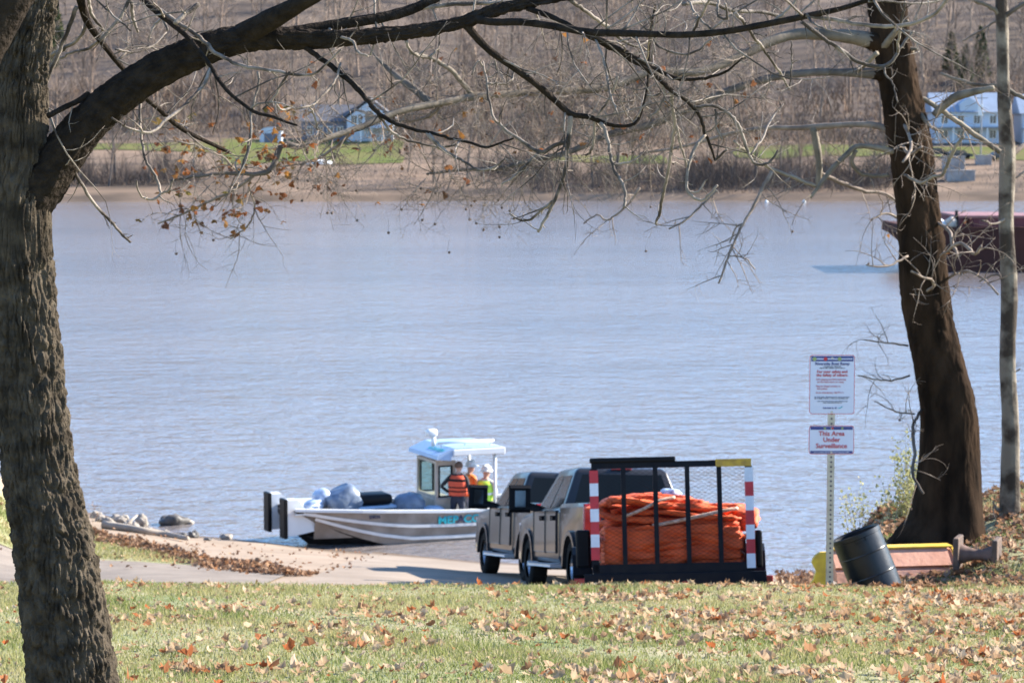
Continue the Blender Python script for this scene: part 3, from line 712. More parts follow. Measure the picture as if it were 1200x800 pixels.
# open square tube
for (x0, x1, y0, y1) in ((-w, w, -w, -w + 0.006), (-w, w, w - 0.006, w), (-w, -w + 0.006, -w + 0.006, w - 0.006), (w - 0.006, w, -w + 0.006, w - 0.006)):
    b.box(x0, x1, y0, y1, -0.3, ztop - 0.04)
post = b.build('post', M['galv'], sp)
b = MB()
for i in range(int((ztop - 0.1) / 0.05)):
    b.lathe([(0.0, 0), (0.011, 0)], 8, M=Matrix.Translation((0.0, -w - 0.0015, 0.05 + i * 0.05)) @ Matrix.Rotation(math.pi / 2, 4, 'X'))
tag(b.build('perforation', M['ink'], post), kind='stuff')
RX = Matrix.Rotation(math.pi / 2, 4, 'X')
def rrect(w, h, r, n=5):
    out = []
    for cx, cz, a0 in ((w / 2 - r, h / 2 - r, 0), (-w / 2 + r, h / 2 - r, 90), (-w / 2 + r, -h / 2 + r, 180), (w / 2 - r, -h / 2 + r, 270)):
        for i in range(n): a = R(a0 + 90 * i / (n - 1)); out.append((cx + r * math.cos(a), cz + r * math.sin(a)))
    return out
def panel(py0, py1, label):
    z0, z1 = zat(py1), zat(py0); W = 53 / F * sY; H = z1 - z0; zc = (z0 + z1) / 2
    def sh(out, dz=0): return [(x, z + zc + dz) for x, z in out]
    p = MB().prism(sh(rrect(W, H, 0.03)), -w - 0.008, -w - 0.004, 'y').build('sign_panel', M['signr'], sp); p["label"] = label
    MB().prism(sh(rrect(W - 0.012, H - 0.012, 0.027)), -w - 0.0095, -w - 0.008, 'y').build('white_face', M['signw'], p)
    return p, W, H, zc
def T(parent, s, x, z, size, m, align='CENTER', sx=1.0, bold=0.0):
    return text_part('lettering', s, size, m, parent, Matrix.Translation((x, -w - 0.0135, z)) @ RX, align, sx, bold)
def band(p, W, z0, z1, m, y=-w - 0.0115):
    return MB().box(-W / 2, W / 2, y, y + 0.0018, z0, z1).build('band', m, p)
p1, W, H, zc = panel(415.5, 484.5, 'boat ramp rules notice in red and blue print')
t = zc + H / 2
band(p1, W - 0.03, t - 0.065, t - 0.012, M['signb'])
band(p1, W - 0.05, t - 0.045, t - 0.034, M['signw'], -w - 0.0135)
for x, m in ((-W / 2 + 0.05, M['signg']), (-0.07, M['signr']), (0.075, M['signg'])):
    MB().lathe([(0.0, 0.0), (0.02, 0.0), (0.02, 0.002), (0.0, 0.002)], 14, M=Matrix.Translation((x, -w - 0.0135, t - 0.04)) @ RX).build('emblem', m, p1)
T(p1, 'Riverside Boat Ramp', 0, t - 0.09, 0.042, M['signb'], sx=1.0, bold=0.0008)
def small_print(p, x0, x1, z, h, m, seed):
    # print too fine to read in the photograph: word-length strokes
    q = random.Random(seed); b = MB(); x = x0
    while x < x1:
        l = min(q.uniform(1.2, 4.5) * h, x1 - x)
        k = x
        while k < x + l - h * 0.3: b.box(k, k + h * 0.42, -w - 0.0135, -w - 0.0115, z - h / 2, z + h * (0.5 if q.random() < 0.3 else 0.2)); k += h * 0.62
        x += l + h * 0.5
    b.build('small_print', m, p)
small_print(p1, -0.09, 0.09, t - 0.118, 0.011, M['ink'], 1); small_print(p1, -0.13, 0.13, t - 0.134, 0.011, M['ink'], 2)
T(p1, 'For your safety and', 0, t - 0.172, 0.040, M['signr'], bold=0.0008); T(p1, 'the safety of others:', 0, t - 0.208, 0.040, M['signr'], bold=0.0008)
T(p1, 'NO playing and NO loitering', -0.165, t - 0.252, 0.026, M['signr'], 'LEFT', 1.0); T(p1, 'on the boat dock or ramp.', -0.155, t - 0.278, 0.026, M['signr'], 'LEFT', 1.0)
T(p1, 'Report illegal activity to', -0.165, t - 0.322, 0.026, M['signr'], 'LEFT'); T(p1, 'the police.', -0.155, t - 0.348, 0.026, M['signr'], 'LEFT')
T(p1, 'In an emergency, dial 9-1-1.', -0.165, t - 0.388, 0.026, M['signr'], 'LEFT')
small_print(p1, -0.18, 0.18, t - 0.434, 0.010, M['ink'], 3); small_print(p1, -0.18, 0.17, t - 0.449, 0.010, M['ink'], 4)
small_print(p1, -0.15, 0.16, t - 0.478, 0.009, M['ink'], 5); small_print(p1, -0.09, 0.10, t - 0.493, 0.009, M['ink'], 6)
small_print(p1, -0.09, 0.05, t - 0.548, 0.016, M['signb'], 7)
MB().prism([(0.06, t - 0.552), (0.09, t - 0.540), (0.115, t - 0.525), (0.10, t - 0.545), (0.075, t - 0.556)], -w - 0.0135, -w - 0.0115, 'y').build('emblem', M['teal'], p1)
p2, W, H, zc = panel(498, 531.5, 'surveillance notice in red lettering')
t = zc + H / 2; bt = zc - H / 2
band(p2, W - 0.03, t - 0.042, t - 0.010, M['signb']); band(p2, W - 0.03, bt + 0.010, bt + 0.036, M['signb'])
for x, m in ((-0.07, M['signg']), (0.01, M['signr']), (0.11, M['signg'])):
    MB().lathe([(0.0, 0.0), (0.012, 0.0), (0.012, 0.002), (0.0, 0.002)], 12, M=Matrix.Translation((x, -w - 0.0135, t - 0.026)) @ RX).build('emblem', m, p2)
for i, s_ in enumerate(('This Area', 'Under', 'Surveillance')): T(p2, s_, 0, t - 0.083 - i * 0.064, 0.068, M['signr'], bold=0.001)
small_print(p2, -0.18, 0.18, bt + 0.023, 0.009, M['signw'], 8)
for z in (zat(419), zat(482), zat(501), zat(529)):
    MB().lathe([(0, -0.004), (0.012, -0.004), (0.012, 0.0), (0, 0.0)], 8, M=Matrix.Translation((0, -w - 0.014, z)) @ RX).build('bolt', M['galv'], sp)

# ------------------------------------------------------------------ black drum leaning on the post
dY = 26.2
db = P(1031, 692, dY)
ax = Vector((-0.40, 0.10, 1)).normalized()
Mq = ax.to_track_quat('Z', 'Y').to_matrix().to_4x4(); Mq.translation = Vector((db.x, dY, db.z - 0.04))
dr = empty('plastic_drum', mat4=Mq); tag(dr, 'black plastic drum leaning against the sign post', 'drum')
hR = 0.262; hH = 0.70
prof = [(0.0, 0.0), (hR * 0.9, 0.0), (hR, 0.04), (hR * 1.0, 0.22), (hR * 1.012, 0.23), (hR * 1.0, 0.24), (hR * 1.0, 0.46), (hR * 1.012, 0.47), (hR * 1.0, 0.48),
        (hR * 1.0, 0.61), (hR * 1.0, 0.645), (hR * 1.02, 0.65), (hR * 1.02, hH - 0.006), (hR * 1.0, hH), (hR * 0.95, hH - 0.02), (hR * 0.95, 0.05), (0, 0.05)]
best = [i for i in range(40)]
MqI = Mq.to_3x3().inverted(); vdir = MqI @ Vector((-0.10, -1, 0)); j0 = int(round(math.atan2(vdir.y, vdir.x) / (2 * math.pi) * 40)) % 40
slot = {(j0 + k) % 40 for k in (-1, 0, 1)} | {(j0 + 20 + k) % 40 for k in (-2, -1, 0, 1, 2)}
b = MB(); b.lathe(prof, 40, skip=lambda i, j: i == 9 and j in slot)
b.build('drum_body', M['drum'], dr, True, 11)

# faded red beam with yellow edges behind the drum
rY = 27.3
rb = P(1045, 684, rY); x0 = P(980, 684, rY).x; x1 = P(1128, 684, rY).x; g0 = 5.40
be = empty('steel_beam', (0, rY, g0)); tag(be, 'faded red steel beam with a yellow top edge lying behind the drum', 'beam')
zt = P(1045, 648, rY).z - g0
prof = [(0.34, 0), (0.34, zt), (0.20, zt), (0.02, zt - 0.165), (0.055, zt - 0.19), (0.0, zt - 0.215), (-0.06, 0.0)]
b = MB(); b.prism(prof, x0, x1 - 0.06, 'x')
b.prism([(p[0] + 0.02, p[1] * 0.94) for p in prof], x1 - 0.059, x1 - 0.01, 'x')
b.build('web', M['rust'], be)
b = MB(); b.bbox(x0 - 0.02, x1, 0.175, 0.36, zt + 0.001, zt + 0.022, 0.006); ye = b.build('yellow_edge', M['yel'], be)
MB().prism([(0.20, zt), (0.16, zt - 0.02), (-0.02, zt - 0.185), (0.03, zt - 0.185), (0.22, zt - 0.005)], x1 - 0.008, x1 + 0.015, 'x').build('yellow_edge', M['yel'], be)
zz = [0.0, 0.03, 0.07, 0.10, 0.15, 0.20, 0.25, 0.29, 0.33, 0.36]
ww = [0.19, 0.20, 0.165, 0.16, 0.14, 0.165, 0.19, 0.18, 0.15, 0.10]
out = [(x0 + 0.03, z) for z in zz[::-1]]; out = [(x0 + 0.03 - q, z) for q, z in zip(ww, zz)] + [(x0 + 0.03, zz[-1]), (x0 + 0.03, 0)]
MB().prism([(p[0] - 0.15, p[1]) for p in out], -0.13, -0.09, 'y').build('end_hook', M['yel'], be)
be.matrix_world = Matrix.Translation((x0, rY, g0)) @ Matrix.Rotation(R(9), 4, 'Z') @ Matrix.Translation((-x0, 0, 0))
M['hub'] = mat('brown_hub', (0.17, 0.10, 0.075), 0.85, c2=(0.10, 0.06, 0.045), scale=9)
# cable spool beside it
cs = empty('cable_spool', (P(1146, 684, 27.2).x, 27.2, G(P(1146, 684, 27.2).x, 27.2))); tag(cs, 'dark rusty spool with two square end plates at the foot of the leafy bank', 'spool')
cs.rotation_euler.z = -0.35
s = 0.16
for x, nm in ((-0.22, 'end_plate'), (0.20, 'end_plate')):
    MB().bbox(x - 0.03, x + 0.03, -s, s, 0.0, 2 * s + 0.03, 0.012).build(nm, M['rustd'], cs)
MB().lathe([(0.11, -0.19), (0.09, -0.13), (0.06, -0.05), (0.06, 0.04), (0.10, 0.12), (0.11, 0.17)], 18, M=Matrix.Translation((0, 0, s)) @ Matrix.Rotation(math.pi / 2, 4, 'Y')).build('hub', M['hub'], cs, True)

# ------------------------------------------------------------------ people
def limb_chain(V, E, Rr, start, pts, rads):
    prev = start
    for p, r in zip(pts, rads):
        V.append(Vector(p)); Rr.append(r); E.append((prev, len(V) - 1)); prev = len(V) - 1
    return prev

def make_person(name, label, loc, rz, J, mats, split, group=None):
    """J: joints in metres, x right of the person, y forward, z up. split(co) -> material slot"""
    V = [Vector(J['pelvis'])]; E = []; Rr = [(0.15, 0.115)]
    ch = limb_chain(V, E, Rr, 0, [J['waist'], J['chest'], J['upper'], J['neck'], J['jaw'], J['head'], J['crown']],
                    [(0.14, 0.105), (0.165, 0.12), (0.14, 0.10), (0.055, 0.058), (0.066, 0.08), (0.078, 0.098), (0.05, 0.06)])
    # nose
    hd = V[6]; fw = Vector(J.get('face', (0, 1, 0))).normalized()
    limb_chain(V, E, Rr, 6, [hd + fw * 0.105 + Vector((0, 0, -0.02))], [(0.016, 0.02)])
    for s in (-1, 1): limb_chain(V, E, Rr, 6, [hd + Vector((s * fw.y * 0.088, -s * fw.x * 0.088, -0.01))], [(0.012, 0.025)])
    for k in ('l', 'r'):
        e = limb_chain(V, E, Rr, 3, [J['sh' + k], J['el' + k], J['wr' + k]], [(0.062, 0.062), (0.047, 0.047), (0.031, 0.035)])
        wv = Vector(J['wr' + k]); d = (wv - Vector(J['el' + k])).normalized(); sd = d.cross(Vector((0, 0, 1)));  sd = Vector((1, 0, 0)) if sd.length < 0.2 else sd.normalized()
        palm = wv + d * 0.075
        e = limb_chain(V, E, Rr, e, [palm], [(0.038, 0.02)])
        curl = d.cross(sd) * -1
        for q, fl in zip((-1.5, -0.5, 0.5, 1.5), (0.065, 0.08, 0.085, 0.072)):
            b0 = palm + sd * q * 0.019 + d * 0.02
            limb_chain(V, E, Rr, e, [b0, b0 + d * fl * 0.6 + curl * 0.01, b0 + d * fl + curl * 0.035], [(0.009, 0.009), (0.009, 0.009), (0.007, 0.007)])
        limb_chain(V, E, Rr, e, [palm + sd * 0.045 - d * 0.02, palm + sd * 0.06 + d * 0.025], [(0.011, 0.011), (0.008, 0.008)])
        e = limb_chain(V, E, Rr, 0, [J['hip' + k], J['kn' + k], J['an' + k]], [(0.092, 0.098), (0.064, 0.066), (0.045, 0.05)])
        a = Vector(J['an' + k]); limb_chain(V, E, Rr, e, [a + Vector((0, 0.05, -0.05)), a + Vector((0, 0.17, -0.055))], [(0.045, 0.035), (0.035, 0.025)])
    me = bpy.data.meshes.new('person_body'); me.from_pydata(V, E, [])
    o = bpy.data.objects.new(name, me); col.objects.link(o)
    sk = o.modifiers.new('s', 'SKIN'); o.modifiers.new('u', 'SUBSURF').levels = 1
    bpy.context.view_layer.update()
    for i, r in enumerate(Rr): me.skin_vertices[0].data[i].radius = r
    me.skin_vertices[0].data[0].use_root = True
    o.modifiers['u'].levels = 2
    bpy.context.view_layer.update()
    m2 = bpy.data.meshes.new_from_object(o.evaluated_get(bpy.context.evaluated_depsgraph_get()))
    o.modifiers.clear(); o.data = m2; m2.name = 'person_body'
    m2.materials.clear()
    for m in mats: m2.materials.append(m)
    for p in m2.polygons: p.material_index = split(p.center); p.use_smooth = True
    o.location = loc; o.rotation_euler.z = rz; o.scale = (1.06, 1.06, 1.06)
    tag(o, label, 'person', group); return o

def torso_shell(parent, name, J, m, z0, z1, grow=0.03, extra=None):
    """closed vest round the torso following pelvis - chest line"""
    a, c, u = Vector(J['waist']), Vector(J['chest']), Vector(J['upper'])
    pts = [Vector(J['pelvis']).lerp(a, 0.4), a, a.lerp(c, 0.5), c, c.lerp(u, 0.6), u + (u - c) * 0.25]
    wx = [0.19, 0.185, 0.195, 0.205, 0.19, 0.13]; wy = [0.15, 0.145, 0.155, 0.165, 0.15, 0.10]
    b = MB(); n = 20; vs = []; fs = []
    for p, x, y in zip(pts, wx, wy):
        for j in range(n):
            t = 2 * math.pi * j / n; cs, sn = math.cos(t), math.sin(t)
            vs.append((p.x + (x + grow) * math.copysign(abs(cs) ** 0.8, cs), p.y + (y + grow) * math.copysign(abs(sn) ** 0.8, sn), p.z))
    for i in range(len(pts) - 1):
        for j in range(n): fs.append((i * n + j, i * n + (j + 1) % n, (i + 1) * n + (j + 1) % n, (i + 1) * n + j))
    fs.append(tuple((len(pts) - 1) * n + j for j in range(n)))
    b.add(vs, fs); v = b.build(name, m, parent, True)
    if extra:
        for (k, mm, hgt) in extra:
            i = int(k); f = k - i; p = pts[i].lerp(pts[min(i + 1, 5)], f); x = wx[i] * (1 - f) + wx[min(i + 1, 5)] * f + grow + 0.006; y = wy[i] * (1 - f) + wy[min(i + 1, 5)] * f + grow + 0.006
            q = MB(); vs = []; fs = []
            for zz in (-hgt / 2, hgt / 2):
                for j in range(n):
                    t = 2 * math.pi * j / n; cs, sn = math.cos(t), math.sin(t)
                    vs.append((p.x + x * math.copysign(abs(cs) ** 0.8, cs), p.y + y * math.copysign(abs(sn) ** 0.8, sn), p.z + zz))
            for j in range(n): fs.append((j, (j + 1) % n, n + (j + 1) % n, n + j))
            q.add(vs, fs); q.build('band', mm, v, True)
    return v

def hard_hat(parent, J, m):
    c = Vector(J['head']); b = MB()
    b.lathe([(0.16, 0.015), (0.155, 0.03), (0.125, 0.035), (0.122, 0.08), (0.10, 0.13), (0.05, 0.155), (0.0, 0.16)], 20, M=Matrix.Translation((c.x, c.y, c.z + 0.01)))
    b.bbox(-0.07, 0.07, 0.09, 0.20, 0.012, 0.026, 0.006, M=Matrix.Translation((c.x, c.y, c.z + 0.01)))
    b.bbox(-0.015, 0.015, -0.10, 0.10, 0.13, 0.172, 0.01, M=Matrix.Translation((c.x, c.y, c.z + 0.01)))
    return b.build('hard_hat', m, parent, True)

def hair_cap(parent, J, m):
    c = Vector(J['head']); bm = bmesh.new(); bmesh.ops.create_icosphere(bm, subdivisions=3, radius=0.112)
    bmesh.ops.delete(bm, geom=[v for v in bm.verts if v.co.z < -0.05 or (v.co.y > 0.035 and v.co.z < 0.055)], context='VERTS')
    for v in bm.verts: v.co = Vector((v.co.x * 0.9, v.co.y * 1.05, v.co.z * 1.05)) + c + Vector((0, -0.005, 0.015))
    b = MB(); b.bm(bm); return b.build('hair', m, parent, True)

def standing(h=1.78, lean=0.0):
    return dict(pelvis=(0, 0, 0.93), waist=(0, lean * 0.3, 1.07), chest=(0, lean * 0.7, 1.26), upper=(0, lean, 1.42), neck=(0, lean * 1.1, 1.52), jaw=(0, lean * 1.2 + 0.02, 1.585), head=(0, lean * 1.25 + 0.02, 1.66), crown=(0, lean * 1.25 + 0.01, 1.74),
                shl=(-0.20, lean, 1.42), ell=(-0.27, lean - 0.03, 1.13), wrl=(-0.25, lean + 0.12, 0.92), shr=(0.20, lean, 1.42), elr=(0.27, lean - 0.03, 1.13), wrr=(0.24, lean + 0.10, 0.90),
                hipl=(-0.10, 0, 0.86), knl=(-0.12, 0.03, 0.48), anl=(-0.12, -0.02, 0.08), hipr=(0.10, 0, 0.86), knr=(0.12, 0.03, 0.48), anr=(0.12, -0.02, 0.08))

# ------------------------------------------------------------------ work boat
al = R(24)
bow = P(350, 602, 61.6)
fwd = Vector((-math.cos(al), -math.sin(al), 0)); stb = Vector((math.sin(al), -math.cos(al), 0)) * 1.0   # near side
# local frame: x towards the bow, y towards the far side, z up; origin amidships on the waterline of the near gunwale line
Mb = Matrix(((fwd.x, -stb.x, 0, 0), (fwd.y, -stb.y, 0, 0), (0, 0, 1, 0), (0, 0, 0, 1)))
org = Vector((bow.x, bow.y, 0)); Mb.translation = Vector((org.x, org.y, 0.0))
boat = empty('work_boat', mat4=Mb); tag(boat, 'grey aluminium work boat with push knees and a blue-topped cabin on the shore', 'boat')
BL = 7.6; BW = 2.3
def hull_sec(t):
    """t 0 at bow, 1 at stern: (x, sheer z, chine z, keel z, half width top, half width chine)"""
    x = -BL * t; sh = 0.98 - 0.30 * min(1, t * 1.6) + 0.03 * t
    k = min(1, t / 0.42); rake = (1 - k) ** 1.5
    ch = -0.14 + 1.06 * rake; ke = -0.32 + 0.86 * (1 - min(1, t / 0.14)) ** 1.1
    hw = BW / 2 * (0.80 + 0.20 * min(1, t / 0.25)); hc = hw * (0.90 - 0.12 * rake)
    return x, sh, ch, min(ke, ch - 0.02), hw, hc
st = [0, 0.03, 0.07, 0.11, 0.16, 0.22, 0.3, 0.4, 0.55, 0.75, 1.0]
secs = [hull_sec(t) for t in st]; yc = BW / 2
b = MB(); vs = []; fs = []
for (x, sh, ch, ke, hw, hc) in secs:
    vs += [(x, yc - hw, sh), (x, yc - hc, ch), (x, yc, ke), (x, yc + hc, ch), (x, yc + hw, sh)]
n = len(secs)
side = [(i * 5, (i + 1) * 5, (i + 1) * 5 + 1, i * 5 + 1) for i in range(n - 1)] + [(i * 5 + 3, i * 5 + 4, (i + 1) * 5 + 4, (i + 1) * 5 + 3) for i in range(n - 1)]
bot = [(i * 5 + 1, (i + 1) * 5 + 1, (i + 1) * 5 + 2, i * 5 + 2) for i in range(n - 1)] + [(i * 5 + 2, (i + 1) * 5 + 2, (i + 1) * 5 + 3, i * 5 + 3) for i in range(n - 1)]
b.add(vs, side + [tuple((n - 1) * 5 + j for j in range(5))], 0); b.add(vs, bot + [(0, 1, 2, 3, 4)], 1)
hull = b.build('hull', [M['alu'], M['hulldark']], boat)
# inner liner + deck
b = MB(); vs = []; fs = []
for (x, sh, ch, ke, hw, hc) in secs: vs += [(x, yc - hw + 0.07, sh), (x, yc - hc + 0.07, 0.22), (x, yc + hc - 0.07, 0.22), (x, yc + hw - 0.07, sh)]
for i in range(2, n - 1):
    for j in range(3): fs.append((i * 4 + j, i * 4 + j + 1, (i + 1) * 4 + j + 1, (i + 1) * 4 + j))
b.add(vs, fs); b.build('deck', M['alu'], boat)
# gunwale caps
for s_, nm in ((0, 'gunwale'), (1, 'gunwale')):
    b = MB()
    for i in range(n - 1):
        p, q = secs[i], secs[i + 1]; sgn = -1 if s_ == 0 else 1
        b.bar((p[0], yc + sgn * (p[4] - 0.03), p[1] + 0.02), (q[0], yc + sgn * (q[4] - 0.03), q[1] + 0.02), 0.13, 0.07)
    b.build(nm, M['wpaint'], boat)
# bow deck plate, stern plate
b = MB(); b.prism([(0, yc - secs[0][4] + 0.02), (0, yc + secs[0][4] - 0.02), (-0.95, yc + secs[3][4] - 0.04), (-0.95, yc - secs[3][4] + 0.04)], 0.86, 0.90, 'z')
b.build('bow_deck', M['wpaint'], boat)
# spray rails on the near and far side
for sgn in (-1, 1):
    for zf in (0.62, 0.28):
        b = MB()
        for i in range(1 if zf > 0.5 else 2, n - 1):
            p, q = secs[i], secs[i + 1]
            def pt(s_):
                w_ = s_[5] + (s_[4] - s_[5]) * zf; return (s_[0], yc + sgn * (w_ + 0.012), s_[2] + (s_[1] - s_[2]) * zf)
            b.bar(pt(p), pt(q), 0.05, 0.075)
        b.build('spray_rail', M['alub'], boat)
# push knees: upright fenders on brackets at the bow
for yk in (yc - 0.62, yc + 0.62):
    b = MB(); b.prism([(0.16, 1.24), (-0.10, 1.24), (-0.38, 0.92), (-0.6, 0.88), (-0.72, 0.46), (0.0, 0.34), (0.16, 0.34)], yk - 0.16, yk + 0.16, 'y')
    kn = b.build('push_knee', M['wpaint'], boat)
    MB().bbox(0.16, 0.26, yk - 0.19, yk + 0.19, 0.28, 1.27, 0.02).build('rubber_pad', M['black'], kn)
text_part('boat_name', 'MEP', 0.27, M['teal'], hull, Matrix.Translation((-3.98, -0.012, 0.54)) @ Matrix.Rotation(math.pi, 4, 'Z') @ RX, 'CENTER', 1.15, 0.008)
text_part('boat_name', 'A', 0.27, M['ink'], hull, Matrix.Translation((-4.33, -0.012, 0.54)) @ Matrix.Rotation(math.pi, 4, 'Z') @ RX, 'CENTER', 1.15, 0.008)
text_part('boat_name', 'CO', 0.27, M['teal'], hull, Matrix.Translation((-4.64, -0.012, 0.54)) @ Matrix.Rotation(math.pi, 4, 'Z') @ RX, 'CENTER', 1.15, 0.008)
text_part('hull_number', '20036', 0.11, M['ink'], hull, Matrix.Translation((-2.0, -0.006, 0.74)) @ Matrix.Rotation(math.pi, 4, 'Z') @ RX, 'CENTER', 1.1, 0.004)
# cabin / console with windscreen, x range
cx1, cx0 = -3.85, -4.42; cy0, cy1 = 0.55, BW - 0.45
b = MB(); b.bbox(cx0, cx1, cy0, cy1, 0.22, 1.02, 0.03); con = b.build('console', M['tan'], boat)
fr = MB()
def frame(b, x, y0, y1, z0, z1, t=0.07):
    b.box(x - 0.03, x + 0.03, y0, y0 + t, z0, z1); b.box(x - 0.03, x + 0.03, y1 - t, y1, z0, z1)
    b.box(x - 0.03, x + 0.03, y0 + t, y1 - t, z0, z0 + t); b.box(x - 0.03, x + 0.03, y0 + t, y1 - t, z1 - t, z1)
frame(fr, cx1 - 0.05, cy0, cy1, 1.02, 1.98)
fr.box(cx0, cx1 - 0.09, cy0, cy0 + 0.05, 1.86, 1.98); fr.box(cx0, cx1 - 0.09, cy1 - 0.05, cy1, 1.86, 1.98)
fr.box(cx0, cx0 + 0.08, cy0, cy0 + 0.06, 1.02, 1.86); fr.box(cx0, cx0 + 0.08, cy1 - 0.06, cy1, 1.02, 1.86)
fr.build('cabin_frame', M['tan'], boat)
for y in (cy0 + 0.02, cy1 - 0.03):
    wdw = MB(); frame_t = 0.03
    for (a, c_, e, f_) in ((cx0 + 0.09, cx1 - 0.10, 1.04, 1.08), (cx0 + 0.09, cx1 - 0.10, 1.82, 1.86), (cx0 + 0.09, cx0 + 0.13, 1.08, 1.82), (cx1 - 0.14, cx1 - 0.10, 1.08, 1.82)):
        wdw.box(a, c_, y - 0.022, y + 0.022, e, f_)
    wd = wdw.build('side_window', M['black'], boat)
    MB().box(cx0 + 0.13, cx1 - 0.14, y - 0.006, y + 0.006, 1.08, 1.82).build('pane', M['cglass'], wd)
MB().box(cx1 - 0.056, cx1 - 0.044, cy0 + 0.07, cy1 - 0.07, 1.09, 1.91).build('windscreen', M['cglass'], boat)
b = MB(); b.prism([(cx1 + 0.10, 2.06), (cx1 + 0.08, 2.16), (cx1 - 0.36, 2.34), (cx1 - 1.66, 2.32), (cx1 - 1.69, 2.16), (cx1 - 0.3, 2.12), (cx1 - 0.3, 2.02)], 0.18, BW - 0.18, 'y')
top = b.build('hard_top', M['bluetop'], boat)
b = MB(); b.bbox(cx1 - 1.71, cx1 - 0.34, 0.12, 0.18, 2.14, 2.30, 0.02); b.bbox(cx1 - 1.71, cx1 - 0.34, BW - 0.18, BW - 0.12, 2.14, 2.30, 0.02); b.bbox(cx1 - 1.77, cx1 - 1.69, 0.12, BW - 0.12, 2.12, 2.30, 0.02); b.build('top_rim', M['wpaint'], top)
slope = math.atan2(0.18, 0.44)
text_part('top_logo', 'MEPACO', 0.20, M['teal'], top, Matrix.Translation((cx1 - 0.138, BW / 2 - 0.35, 2.257)) @ Matrix.Rotation(math.pi / 2, 4, 'Z') @ Matrix.Rotation(slope, 4, 'X'), 'CENTER', 1.2, 0.006)
for y in (0.30, BW - 0.30):
    MB().tube([(cx1 - 1.55, y, 0.62), (cx1 - 1.55, y, 2.16)], 0.045, 10).build('top_post', M['wpaint'], boat, True)
b = MB(); b.tube([(cx1 - 0.05, 0.5, 2.44), (cx1 - 1.6, 0.5, 2.44)], 0.035, 8)
for x in (cx1 - 0.15, cx1 - 0.8, cx1 - 1.5): b.tube([(x, 0.5, 2.32), (x, 0.5, 2.44)], 0.02, 6)
b.build('roof_rail', M['wpaint'], top, True)
b = MB(); b.tube([(cx1 - 0.12, 0.95, 2.32), (cx1 - 0.12, 0.95, 2.58)], 0.06, 10); b.bbox(cx1 - 0.22, cx1 + 0.08, 0.84, 1.06, 2.56, 2.76, 0.07); b.build('search_light', M['wpaint'], top, True)
b = MB(); b.bbox(-7.2, -6.55, 0.75, 1.55, 0.2, 1.25, 0.12); b.bbox(-7.9, -7.2, 1.0, 1.3, -0.3, 1.0, 0.08); b.build('outboard_motor', M['black'], boat, True)
MB().tube([(-0.5, 0.5, 0.9), (-0.5, 0.5, 1.06), (-0.7, 0.5, 1.06), (-0.7, 0.5, 0.9)], 0.025, 6).build('deck_cleat', M['alub'], boat, True)

def bl(x, y, z): return Mb @ Vector((x, y, z))
# cargo on the foredeck
def lump(name, c, s, m, label, cat, seed, box=0.0, tilt=0.0):
    bm = bmesh.new(); bmesh.ops.create_icosphere(bm, subdivisions=3, radius=1)
    for w_ in bm.verts:
        d = w_.co.copy()
        if box > 0:
            k = max(abs(d.x), abs(d.y), abs(d.z)); d = d.lerp(d / k, box)
        f = 1 + 0.14 * noise.noise(d * 2.2 + Vector((seed, 0, 0))) + 0.09 * noise.noise(d * 6 + Vector((0, seed, 0)))
        w_.co = Matrix.Rotation(tilt, 3, 'Y') @ Vector((d.x * s[0], d.y * s[1], d.z * s[2])) * f
    b = MB(); b.bm(bm); o = b.build(name, m, None, True); o.matrix_world = Mb @ Matrix.Translation(c); tag(o, label, cat); return o
lump('wrapped_bundle', (-1.50, 0.95, 1.02), (0.42, 0.40, 0.36), M['bluegrey'], 'large grey plastic-wrapped bundle on the boat foredeck', 'bundle', 1.0, 0.75, 0.42)
lump('plastic_sheet', (-1.05, 1.2, 1.12), (0.24, 0.3, 0.24), M['clear'], 'crumpled clear plastic sheet beside the grey bundle on the boat', 'sheet', 4.0, 0.2, 0.4)
lump('plastic_sheet', (-0.72, 0.95, 0.98), (0.25, 0.25, 0.14), M['clear'], 'low pale plastic heap at the very bow of the boat', 'sheet', 9.0, 0.3, 0.2)
ch = empty('equipment_case', mat4=Mb @ Matrix.Translation((-2.30, 1.0, 0.22))); tag(ch, 'black equipment case with a pale band behind the boat gunwale', 'case')
MB().bbox(-0.5, 0.5, -0.4, 0.4, 0, 0.62, 0.05).build('case_body', M['black'], ch); MB().bbox(-0.52, 0.52, -0.42, 0.42, 0.62, 0.70, 0.02).build('band', M['paleblue'], ch); MB().bbox(-0.46, 0.46, -0.36, 0.36, 0.705, 0.98, 0.1).build('lid', M['black'], ch, True)
lump('round_tub', (-3.22, 0.75, 0.86), (0.42, 0.36, 0.34), M['bluegrey'], 'rounded dark grey covered tub in front of the boat cabin', 'tub', 7.0, 0.2)
lump('blue_sack', (-3.75, 0.42, 0.72), (0.30, 0.22, 0.15), M['paleblue'], 'small pale blue sack lying at the foot of the boat cabin', 'sack', 12.0, 0.3)

